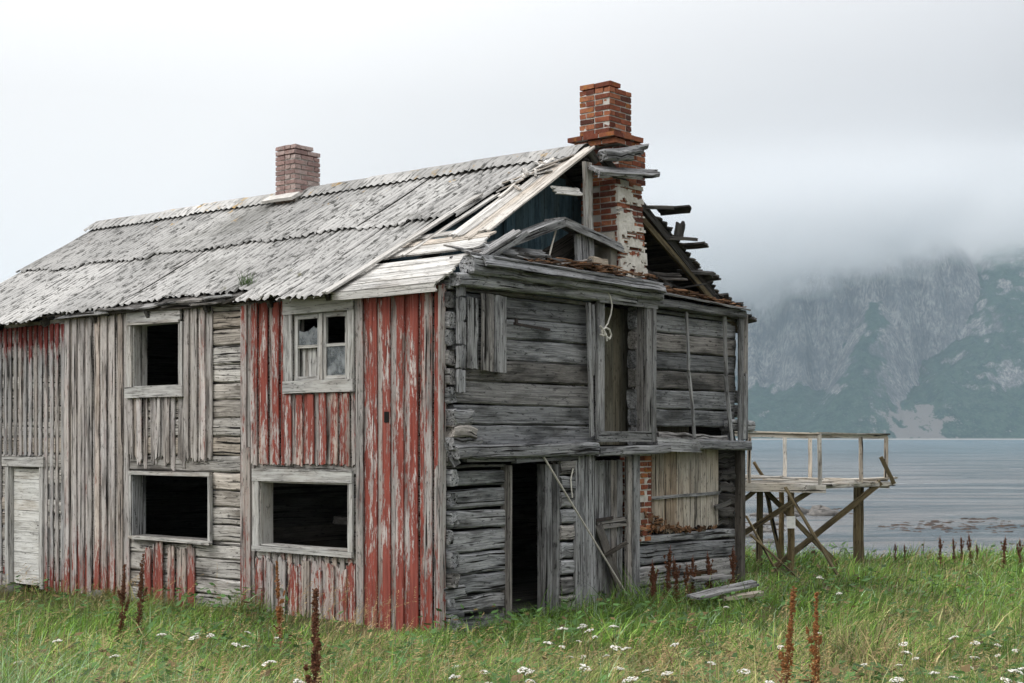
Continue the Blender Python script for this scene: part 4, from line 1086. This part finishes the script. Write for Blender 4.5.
mb.board((B_.x - .02, B_.y + .0, 2.51), (C_.x - .02, C_.y, 2.49), (1, -1, 0), .10, .03, 8, .004); mb.board((3.7, 27.37, 2.55), (B_.x, B_.y, 2.50), (.3, 1, 0), .10, .03, 8, .004)
P(mb, 'rail', W_DECK)
mb = MB(); mb.board((7.0, 28.1, 2.06), (7.28, 28.2, 1.55), (1, 0, .3), .075, .03, 3, .004); P(mb, 'rail_brace', W_POST)
mb = MB(); mb.board((4.72, 28.9, 1.95), (4.95, 28.9, 1.6), (1, 0, .3), .06, .03, 3, .004); P(mb, 'rail_brace', W_POST)
def leg(x, y, r, top=1.5, m=W_POST):
    mb = MB(); mb.pole((x, y, top), (x + U(-.02, .02), y, plat_z(x, y) - .3), r, r * 1.1, 9, 6, .006); return P(mb, 'leg', m)
leg(4.62, 27.6, .062); l2 = leg(5.08, 26.95, .062); leg(6.52, 27.95, .07); leg(6.66, 28.2, .045); leg(5.3, 29.1, .05)
mb = MB(); mb.board((5.06, 26.845, .78), (5.06, 26.845, 1.0), (1, 0, 0), .16, .008, 1, .0); P(mb, 'notice', M_NOTICE)
def brace(p, q, w_=.10):
    mb = MB(); mb.board(p, q, (0, 0, 1), w_, .05, 6, .005, .03, .03); P(mb, 'brace', W_POST)
brace((4.0, 27.1, .52), (5.5, 26.82, 1.52), .10); brace((4.78, 26.98, .05), (6.98, 28.0, 1.58), .10); brace((4.65, 27.5, 1.5), (6.1, 27.7, .05), .09)
brace((4.72, 27.55, 1.5), (5.02, 27.6, .1), .07); brace((4.0, 27.4, 1.05), (4.6, 27.5, 1.5), .08)
mb = MB(); mb.pole((4.95, 26.78, 1.52), (5.58, 25.3, .05), .034, .03, 8, 6, .004); P(mb, 'brace', W_POST)

def ground_obj(mb, name, m, label, cat, group=None, **k):
    o = mb.build(name, m, **k); return tag(o, label, cat, group)
def lath(p, q, w_, m, label):
    mb = MB(); mb.board(p, q, (0, .3, 1), w_, .03, 5, .004, .03, .03); ground_obj(mb, 'lath', m, label, 'lath', 'poles leaning below the platform')
lath((4.10, 25.9, 1.05), (4.62, 25.2, -.05), .035, W_POST, 'thin mossy lath leaning beside the house corner post, the steeper of two')
lath((4.12, 25.6, .75), (4.95, 25.4, -.02), .035, W_POST, 'thin mossy lath leaning beside the house corner post, the flatter of two')
# ------------------------------------------------------------------ fallen planks and stone
for (p, q, w_, t_, m_, lb) in (((2.55, 20.9, .17), (3.62, 22.0, .27), .24, .035, W_GFRAME, 'long pale grey plank fallen in the grass before the gable'),
                          ((2.62, 21.5, .36), (3.20, 21.9, .38), .16, .05, W_GFRAME, 'short grey board lying behind the long fallen plank'),
                          ((3.05, 21.35, .11), (3.65, 21.75, .14), .13, .05, W_PALE, 'tan splintered board half under the long fallen plank'),
                          ((2.60, 22.0, .40), (3.02, 22.2, .42), .08, .04, W_BROWN, 'narrow rust-brown board lying against the sill logs')):
    mb = MB(); mb.board(p, q, (-.7, .7, .12), w_, t_, 6, .008, .05, .1); ground_obj(mb, 'fallen_plank', m_, lb, 'plank', 'planks fallen by the gable')
mb = MB(); d0, d1 = hw(-.35, 9.9, .12), hw(-.55, 9.2, .30); mb.board(d0, d1, (0, .2, 1), .08, .03, 4, .005, .02, .04); ground_obj(mb, 'fallen_plank', W_FRAME, 'small pale stick of board in the grass before the white door', 'plank')
mb = MB(); p = hw(-.30, 9.45, -.12); mb.lump(p, .20, (1.3, .8, .6), 12, 8, .35); ground_obj(mb, 'door_stone', M_ROCK, 'rounded grey stone doorstep below the white door', 'stone', smooth=True)
mb = MB(); p = hw(-.10, 7.25, -.08); mb.lump(p, .15, (1.2, .8, .8), 10, 7, .4); ground_obj(mb, 'foundation_stone', M_ROCK, 'small pale stone at the foot of the grey boards', 'stone', smooth=True)
# stones along the water's edge, seen below the platform
k = 0
for (px, d, r) in ((724, 62, .9), (736, 70, 1.0), (752, 74, .8), (778, 88, 1.1), (803, 90, 1.5), (813, 91, 1.0), (822, 92, .8), (770, 80, .6), (745, 60, .6), (760, 66, .5), (735, 56, .5)):
    x = (px - 512) / 1480 * d; mb = MB()
    for q in range(6): mb.lump((x + U(-1, 1) * r, d + U(-.8, .8) * r, SEA + .02), r * U(.25, .5), (1.4, 1.1, U(.35, .7)), 9, 6, .4)
    ground_obj(mb, 'shore_rock', M_ROCK, 'low dark rock with weed at the water edge below the platform', 'rock', 'rocks in the shallow water', smooth=True)
def weed_mat():
    t = NT('brown_seaweed'); pos = t.node('ShaderNodeTexCoord').outputs['Object']; n = t.noise(pos, 4, (1, 1, 1), 5)
    return t.done(t.mix(t.rng(n, .35, .65), (.085, .058, .045), (.04, .034, .03)), .7, n, .6, .05)
M_WEED = weed_mat(); mb = MB()
for (pa, pb, da, db, n) in ((905, 1010, 73, 83, 110), (985, 1060, 76, 80, 40), (880, 925, 75, 80, 24), (962, 1000, 84, 86, 26), (750, 800, 112, 118, 18), (800, 852, 90, 92, 12), (720, 790, 74, 84, 26), (1060, 1200, 74, 84, 30), (820, 900, 96, 100, 8)):
    for i in range(n):
        d = U(da, db); px = U(pa, pb); x = (px - 512) / 1480 * d
        mb.lump((x, d, SEA + .0), U(.04, .20) * random.random() ** .7, (1.7, 1.0, .35), 8, 4, .6)
tag(mb.build('seaweed', M_WEED, smooth=True), 'brown seaweed floating in streaks on the shallow water', 'seaweed', kind='stuff')

# ------------------------------------------------------------------ vegetation
def leaf_mat(name, attr='tint', const=None, trans=.35):
    t = NT(name)
    c = t.attr(attr, 'Color') if const is None else None
    b = t.b; b.inputs['Roughness'].default_value = .65; b.inputs['Specular IOR Level'].default_value = .2
    tr = t.node('ShaderNodeBsdfTranslucent')
    if c is not None: t.l.new(c, b.inputs['Base Color']); t.l.new(c, tr.inputs['Color'])
    else: b.inputs['Base Color'].default_value = (*const, 1); tr.inputs['Color'].default_value = (*const, 1)
    mx = t.node('ShaderNodeMixShader', {0: trans}); t.l.new(b.outputs[0], mx.inputs[1]); t.l.new(tr.outputs[0], mx.inputs[2]); t.l.new(mx.outputs[0], t.out.inputs['Surface'])
    return t.m
M_GRASS = leaf_mat('grass_blade')
M_STRAW = leaf_mat('seed_grass_straw', trans=.25)
M_TUFT = leaf_mat('roof_grass', const=(.10, .17, .05))
tag(at_house(TUFT.build('grass_tuft', M_TUFT)), 'small green tuft of grass growing at the roof edge', 'grass tuft')

def scatter(n, near=7.6, far=38, power=1.0):
    """points on the meadow the photograph looks over, thicker close by; none inside the house"""
    u = RNG.random(n * 2)
    Y = near * (far / near) ** (u ** power)
    X = (RNG.random(n * 2) * 2 - 1) * (.40 * Y + 1.2)
    x, y = hl(X, Y)
    ok = ~((x > -.02) & (x < GW) & (y > -.02) & (y < GL + .2))
    vis = ~((x > .5) & (y > .4)) | (X > 2.2)                                    # nothing behind the house
    keep = ok & vis
    X, Y = X[keep][:n], Y[keep][:n]
    return X, Y
def blades(X, Y, H, Wd, lean_dir, lean, tint, seg=3, droop=.5):
    n = len(X); Z = ground_z(X, Y) - .02
    a = RNG.random(n) * 2 * np.pi
    ux, uy = np.cos(a), np.sin(a)
    V = np.zeros((n, 2 * seg + 1, 3), np.float32); C = np.zeros((n, 2 * seg + 1, 3), np.float32)
    for k in range(seg + 1):
        t = k / seg
        bend = lean * (t ** 1.7) * H
        cz = Z + H * (t - droop * lean * lean * t ** 2.5 * .6)
        cx = X + np.cos(lean_dir) * bend; cy = Y + np.sin(lean_dir) * bend
        w = Wd * (1 - t ** 1.5) * .5
        if k < seg:
            V[:, 2 * k] = np.stack([cx - ux * w, cy - uy * w, cz], -1); V[:, 2 * k + 1] = np.stack([cx + ux * w, cy + uy * w, cz], -1)
        else: V[:, 2 * seg] = np.stack([cx, cy, cz], -1)
    C[:] = tint[:, None, :]
    base = (np.arange(n) * (2 * seg + 1))[:, None]
    loops = []; 
    for k in range(seg - 1): loops.append(np.array([2 * k, 2 * k + 1, 2 * k + 3, 2 * k + 2])[None] + base)
    loops.append(np.array([2 * seg - 2, 2 * seg - 1, 2 * seg])[None] + base)
    L = np.concatenate(loops, 1).ravel(); S = np.tile(np.array([4] * (seg - 1) + [3]), n)
    return V.reshape(-1, 3), L, S, C.reshape(-1, 3)
def straw_field(X, Y):
    """0 = lush green, 1 = dry straw"""
    x, y = hl(X, Y)
    s = fbm(X * .55 + 11, Y * .4 + 3, 101, 4)
    s = s + .16 * np.exp(-((X + 1.2) / 2.6) ** 2) * sstep(18.5, 14, Y) + .12 * sstep(-2.5, -.3, x) * (y > 0)
    s = s + .10 * np.exp(-((X - 3.0) / 1.6) ** 2) * sstep(20, 13, Y)
    s = s - .30 * np.exp(-(((x - 2.2) / 2.6) ** 2 + ((y + .8) / 1.1) ** 2))      # lush in front of the gable doors
    s = s - .14 * sstep(20, 26, Y) * (X > 2)
    return s
def grass():
    n = 240000
    X, Y = scatter(n, 7.8, 36, .92)
    n = len(X)
    cl = fbm(X * 1.9 + 5, Y * 1.9 + 5, 111, 3); st = straw_field(X, Y)
    keepp = RNG.random(n) < np.clip(.35 + (cl - .35) * 2.2, .3, 1)
    X, Y, cl, st = X[keepp], Y[keepp], cl[keepp], st[keepp]; n = len(X)
    x, y = hl(X, Y)
    cl2 = fbm(X * .7 + 15, Y * .6 + 2, 117, 3)
    H = (.10 + .60 * np.clip(cl - .25, 0, 1)) * (.45 + .9 * RNG.random(n)) * np.clip(.25 + 1.5 * cl2, .5, 1.6)
    H = H * (1 + .55 * np.exp(-(((x - 2.2) / 2.0) ** 2 + ((y + .6) / 1.0) ** 2))) * (1 - .62 * np.exp(-((x + .9) / 1.3) ** 2 - ((y - .9) / 2.2) ** 2))
    H = H * (1 + .35 * sstep(14.5, 11, Y))
    Wd = (.0060 + .012 * RNG.random(n) ** 2) * (1 + .045 * np.clip(Y - 9, 0, 40))
    tuft_dir = vnoise(X * 1.3 + 50, Y * 1.3 + 50, 121) * 2 * np.pi * 1.6
    ld = np.where(RNG.random(n) < .45, .3, tuft_dir) + RNG.normal(0, .6, n)
    lean = np.clip(RNG.normal(.8, .5, n) + 1.2 * (cl2 > .60) * RNG.random(n), .02, 2.2)
    g1 = np.array([.07, .16, .022]); g2 = np.array([.25, .38, .085]); g3 = np.array([.27, .38, .22]); sw = np.array([.50, .41, .22]); br = np.array([.15, .10, .05])
    r = RNG.random((n, 1)); tint = g1 * (1 - r) + g2 * r
    r2 = RNG.random((n, 1)); pal = .10 + .38 * sstep(-.5, -3, X) * sstep(13.5, 11, Y)
    tint = np.where(r2 < pal[:, None], g3, tint)
    ps = np.clip((st - .47) * 2.0 + .08, .04, .55)
    isst = RNG.random(n) < ps
    mixf = np.where(isst, .5 + .5 * RNG.random(n), 0)[:, None]; tint = tint * (1 - mixf) + sw * mixf
    isb = RNG.random(n) < .05; tint[isb] = br * (.6 + .8 * RNG.random((isb.sum(), 1)))
    tint = tint * np.clip(.30 + 1.3 * fbm(X * 1.5, Y * 1.1, 131, 4), .35, 1.5)[:, None]
    tint = tint * np.exp(RNG.normal(0, .38, n))[:, None]
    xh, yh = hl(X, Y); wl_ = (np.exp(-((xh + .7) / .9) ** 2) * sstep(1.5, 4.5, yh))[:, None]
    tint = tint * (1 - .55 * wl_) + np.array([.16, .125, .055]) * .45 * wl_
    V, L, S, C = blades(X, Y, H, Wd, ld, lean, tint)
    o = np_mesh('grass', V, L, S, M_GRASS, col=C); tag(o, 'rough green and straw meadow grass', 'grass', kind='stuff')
grass()
def seed_grass():
    """taller flowering grass: thin stalk with a feathery straw head"""
    X, Y = scatter(8500, 8.0, 31, .85); n = len(X)
    st = straw_field(X, Y); x, y = hl(X, Y)
    pr = np.clip((st - .47) * 3.6, .02, 1) + .25 * ((X > 5) & (Y > 16) & (Y < 27)) + .2 * ((Y < 13)) + .45 * ((x > -1.3) & (x < 0) & (y > .3) & (y < 4))
    k = RNG.random(n) < pr * .75; X, Y, x, y = X[k], Y[k], x[k], y[k]; n = len(X)
    H = (.38 + .30 * RNG.random(n)) * np.where((x > -1.2) & (x < 0) & (y > 0), 1.1, 1); Z = ground_z(X, Y)
    ld = RNG.normal(.3, .8, n); lean = np.clip(RNG.normal(.55, .4, n), .05, 1.5)
    wd = .0035 * (1 + .05 * np.clip(Y - 9, 0, 40))
    base = np.array([.40, .315, .165]); tint = base * (.45 + .85 * RNG.random((n, 1))) * np.array([1, 1, 1]) + RNG.normal(0, .02, (n, 3)) * np.array([1, .6, .3])
    tint = np.clip(tint, .03, 1)
    V, L, S, C = blades(X, Y, H, wd, ld, lean, tint, 4, .5)
    # heads: short drooping spikelets along the last quarter of the stalk
    m = 12; t = .70 + .30 * (np.arange(m) / (m - 1))[None] ; tt = np.repeat(t, n, 0)
    bend = lean[:, None] * tt ** 1.7 * H[:, None]; cz = Z[:, None] - .02 + H[:, None] * (tt - .5 * (lean ** 2)[:, None] * tt ** 2.5 * .6)
    cx = X[:, None] + np.cos(ld)[:, None] * bend; cy = Y[:, None] + np.sin(ld)[:, None] * bend
    a = RNG.random((n, m)) * 6.28; l = (.012 + .018 * RNG.random((n, m))); up = RNG.uniform(-.4, .9, (n, m))
    sz = np.repeat((.0030 * (1 + .05 * np.clip(Y - 9, 0, 40)))[:, None], m, 1)
    p0 = np.stack([cx, cy, cz], -1); dv = np.stack([np.cos(a) * l * .6 + np.cos(ld)[:, None] * l, np.sin(a) * l * .6 + np.sin(ld)[:, None] * l, l * up], -1)
    sv = np.stack([-np.sin(a) * sz, np.cos(a) * sz, sz * .6], -1)
    Q = np.stack([p0, p0 + dv * .5 + sv, p0 + dv, p0 + dv * .5 - sv], 2).reshape(-1, 3)
    nq = n * m; L2 = (np.arange(nq)[:, None] * 4 + np.arange(4)[None]).ravel() + len(V); S2 = np.full(nq, 4)
    C2 = np.repeat(np.repeat(tint * np.array([1.0, .92, .85]), m, 0), 4, 0)
    o = np_mesh('seed_grass', np.concatenate([V, Q]), np.concatenate([L, L2]), np.concatenate([S, S2]), M_STRAW, col=np.concatenate([C, C2]))
    tag(o, 'tall dry grass with feathery straw coloured seed heads', 'grass', kind='stuff')
seed_grass()
def herbs():
    """low broad-leaved weeds among the grass"""
    X, Y = scatter(16000, 8, 30, .9); n = len(X)
    k = fbm(X * .8 + 4, Y * .8 + 9, 141, 3) > .50; X, Y = X[k], Y[k]; n = len(X)
    Z = ground_z(X, Y); H = .10 + .26 * RNG.random(n); a = RNG.random(n) * 6.28; l = .05 + .10 * RNG.random(n); w = l * (.16 + .2 * RNG.random(n))
    c = np.stack([X, Y, Z + H], -1); d = np.stack([np.cos(a) * l, np.sin(a) * l, l * RNG.uniform(-.3, .6, n)], -1); s = np.stack([-np.sin(a) * w, np.cos(a) * w, w * .3], -1)
    Q = np.stack([c, c + d * .45 + s, c + d, c + d * .45 - s], 1).reshape(-1, 3)
    tint = np.where(RNG.random((n, 1)) < .12, np.array([.13, .09, .042]), np.array([.075, .15, .045])) * (.5 + 1.2 * RNG.random((n, 1)))
    o = np_mesh('ground_cover', Q, np.arange(n * 4), np.full(n, 4), M_GRASS, col=np.repeat(tint, 4, 0)); tag(o, 'small broad leaves scattered through the grass', 'ground cover', kind='stuff')
herbs()

# yarrow: a stalk, feathery leaves, a flat white flower head
def flower_mat():
    t = NT('yarrow_white'); pos = t.node('ShaderNodeTexCoord').outputs['Object']; n = t.noise(pos, 60, (1, 1, 1), 3)
    return t.done(t.mix(t.rng(n, .4, .7), (.80, .78, .74), (.62, .58, .50)), .8, n, .4, .004)
M_FLOWER = flower_mat(); M_STEM = simple('flower_stem', (.10, .14, .05), (.16, .13, .06), 20)
def yarrow():
    root = empty('yarrow'); h = .34
    mb = MB(); mb.pole((0, 0, -.02), (.03, .01, h), .0035, .0025, 5, 4, .002)
    for i in range(9): a = i * .7; mb.pole((.03, .01, h), (.03 + .03 * math.cos(a), .01 + .03 * math.sin(a), h + .03), .0016, n=4, ns=1, jit=0)
    mb.build('stem', M_STEM, root)
    mb = MB()
    for i in range(40):
        ca = (i % 7) * .9; r0 = .032 if i % 7 else 0
        r = .045 * math.sqrt(i / 34); a = i * 2.4
        ox, oy = r0 * math.cos(ca) + U(-.012, .012), r0 * math.sin(ca) + U(-.012, .012); r, a = math.hypot(ox, oy), math.atan2(oy, ox)
        mb.lump((.03 + r * math.cos(a), .01 + r * math.sin(a), h + .036 - r * .35 + U(-.004, .004)), U(.0045, .008), (1, 1, .6), 6, 4, .3)
    mb.build('flower_head', M_FLOWER, root, smooth=True)
    mb = MB()
    for i in range(16):
        t = U(.1, .8); a = U(0, 6.28); p = Vector((.03 * t, .01 * t, h * t)); q = p + Vector((math.cos(a), math.sin(a), .5)) * U(.03, .07)
        mb.board(p, q, (-math.sin(a), math.cos(a), 0), .008, .001, 2, .001)
    mb.build('leaf', M_STEM, root)
    return root
def at_px(px, d): X = (px - 512) / 1480 * d; return X, d
yr = yarrow(); first = True
def spot(px, py, htop):
    """ground point whose plant of height htop reaches the given sight line"""
    best = None
    for d in np.arange(8.2, 30, .05):
        X = (px - 512) / 1480 * d; z = float(ground_z(X, d)) + htop; e = abs((2.42 - (py - 438) / 1480 * d) - z)
        if best is None or e < best[0]: best = (e, X, d)
    return best[1], best[2]
YL = [(565, 628), (580, 624), (588, 626), (602, 628), (612, 625), (597, 632), (573, 640), (555, 645), (540, 641), (606, 643), (585, 652), (566, 655), (634, 647), (620, 668), (661, 668), (550, 668), (690, 640), (572, 660), (612, 655), (530, 666),
      (196, 632), (206, 634), (213, 631), (240, 631), (197, 637), (167, 633), (282, 659), (288, 678), (221, 641), (270, 637), (248, 645), (465, 675), (470, 664), (480, 670), (498, 678), (530, 676),
      (873, 661), (905, 664), (907, 678), (885, 680), (977, 640), (990, 643), (1003, 654), (966, 636), (1014, 648), (1000, 668), (985, 672), (960, 664), (948, 676), (1018, 668), (925, 656), (912, 640), (970, 655), (1010, 678), (822, 633), (780, 643), (745, 668), (757, 680), (726, 606), (815, 577), (821, 576), (843, 592), (940, 672), (895, 650), (650, 676), (680, 672), (705, 662), (120, 655), (60, 640), (25, 660)]
for (px, py) in YL:
    s_h = U(.8, 1.25); X, Y = spot(px, py, .375 * s_h)
    o = yr if first else copy_tree(yr); first = False
    o.location = (X, Y, float(ground_z(X, Y))); o.rotation_euler = (U(-.3, .3), U(-.3, .3), U(0, 6.28)); o.scale = (s_h * U(.85, 1.15),) * 2 + (s_h,)
    tag(o, 'flat-topped white yarrow flower head standing in the meadow grass', 'flower', 'white yarrow flowers in the meadow')

# dock: a reddish stalk carrying dense rusty seed clusters
def dock_mat(name, a, b):
    return simple(name, a, b, 25, .85, .5, 60, .004)
M_DOCK = dock_mat('rust_dock_seed', (.34, .15, .05), (.17, .07, .03)); M_DOCKD = dock_mat('dark_dock_seed', (.15, .062, .03), (.07, .03, .018)); M_DSTEM = dock_mat('dock_stem', (.22, .05, .035), (.12, .06, .035))
def dock(name, h, n, mat, spread=.035, branches=3, lean=.05):
    root = empty('dock_plant')
    mb = MB(); tipx, tipy = U(-lean, lean), U(-lean, lean) * .5
    mb.pole((0, 0, -.05), (tipx, tipy, h), .008, .003, 6, 6, .003); mb.build('stem', M_DSTEM, root)
    mb = MB()
    def clump(a, b, k, sp):
        nodes = [(random.random(), U(.45, 1.35)) for _ in range(max(5, k // 26))]
        for i in range(k):
            t0, fr = random.choice(nodes); t = min(1, max(0, random.gauss(t0, .035))); p = Vector(a).lerp(Vector(b), t); ww = sp * (1.05 - .75 * t) * fr
            an = U(0, 6.28); r = ww * math.sqrt(random.random()); p += Vector((math.cos(an) * r, math.sin(an) * r, U(-.01, .01)))
            q = p + Vector((U(-1, 1), U(-1, 1), U(-.8, .8))) * .010
            an2 = U(0, 6.28); mb.board(p, q + Vector((math.cos(an2) * .006, math.sin(an2) * .006, .004)), (-math.sin(an2), math.cos(an2), U(-1, 1)), U(.010, .017), .003, 1, .002)
    clump((tipx * .2, tipy * .2, h * .2), (tipx, tipy, h), n, spread)
    for i in range(branches):
        t = U(.3, .6); a = U(0, 6.28); p = Vector((tipx * t, tipy * t, h * t)); q = p + Vector((math.cos(a) * .07, math.sin(a) * .07, h * U(.18, .34)))
        mb.pole(p, q, .003, .002, 4, 2, .001); clump(p.lerp(q, .15), q, n // 5, spread * .55)
    mb.build('seed_head', mat, root)
    mb = MB()
    for i in range(7):
        t = U(.02, .35); a = U(0, 6.28); p = Vector((tipx * t, tipy * t, h * t)); q = p + Vector((math.cos(a), math.sin(a), U(-.2, .8))) * U(.06, .13)
        mb.board(p, q, (-math.sin(a), math.cos(a), 0), U(.015, .03), .002, 3, .004, .01, .02)
    mb.build('leaf', M_DSTEM, root)
    return root
def put(o, X, Y, label, sc_=1.0, group='rusty dock plants gone to seed', dz=0):
    o.location = (X, Y, float(ground_z(X, Y)) + dz); o.scale = (sc_,) * 3; o.rotation_euler = (U(-.05, .05), U(-.05, .05), U(0, 6.28)); tag(o, label, 'dock plant', group)
fg = [(783, 588, 1.02, 1.0, 'tall rusty dock plant in the foreground, the left of a pair standing close together'), (815, 594, .98, 1.0, 'tall rusty dock plant in the foreground, the right of a pair standing close together'),
      (316, 598, 1.0, 1.0, 'dark rusty dock plant standing before the low red boards'), (281, 562, 1.0, 1.05, 'brown dock plant rising against the boards under the empty lower window'),
      (120, 566, 1.0, 1.0, 'dark brown dock plant before the grey boards, the left of two'), (137, 555, 1.0, 1.1, 'dark brown dock plant before the grey boards, the right of two')]
for (px, py, s_h, h, lb) in fg:
    o = dock('dock', h, 760, M_DOCK if px > 500 else (M_DOCKD if px > 300 or px < 200 else M_DOCK), .036 if px > 500 else .042)
    X, Y = spot(px, py, h * s_h); put(o, X, Y, lb, s_h)
bd = dock('dock', .8, 520, M_DOCKD, .05, 5); firstb = True
for (x, y, s_h) in ((3.55, -.75, 1.0), (3.75, -.6, .9), (3.95, -.9, 1.05), (4.15, -.55, 1.15), (4.35, -.8, .85), (4.6, -.7, .95), (5.0, -.8, .8), (5.25, -.6, .95), (5.6, -.75, .9), (5.85, -.6, 1.0), (3.3, -.9, .7)):
    p = hw(x, y); o = bd if firstb else copy_tree(bd); firstb = False
    put(o, p.x, p.y, 'dark brown dock plant in the thicket before the plank door and sill logs', s_h, 'dark dock plants along the gable')
for (px, d, s_h) in ((940, 27.5, .8), (955, 28.2, .75), (963, 27.9, .8), (972, 28, .85), (978, 28.4, .6), (1003, 26.5, .9), (1021, 26.8, .85), (905, 28.6, .6), (895, 29, .55)):
    o = copy_tree(bd); X, Y = at_px(px, d); put(o, X, Y, 'dark dock plant standing on the edge of the meadow above the water', s_h, 'dark dock plants along the shore edge')
# dead bare umbel stalks near the camera on the left
for (px, py, h, tilt, lb) in ((245, 590, .62, .5, 'thin bare weed stalk leaning right in the left foreground'), (127, 600, .6, -.1, 'thin upright bare weed stalk below the two brown docks'), (590, 640, .5, .2, 'thin bare weed stalk standing among the white flowers'), (50, 612, .4, .1, 'short brown weed stalk in the grass below the grey boards')):
    X, Y = spot(px, py, h); mb = MB(); z = float(ground_z(X, Y)); mb.pole((X - tilt * .4, Y, z - .03), (X, Y, z + h), .006, .003, 5, 5, .004)
    for i in range(3): t = U(.4, .8); p = Vector((X - tilt * .4 * (1 - t), Y, z + h * t)); mb.pole(p, p + Vector((U(-.12, .12), U(-.08, .08), U(.06, .16))), .003, .002, 4, 2, .002)
    tag(mb.build('weed_stalk', M_STEM), lb, 'weed')
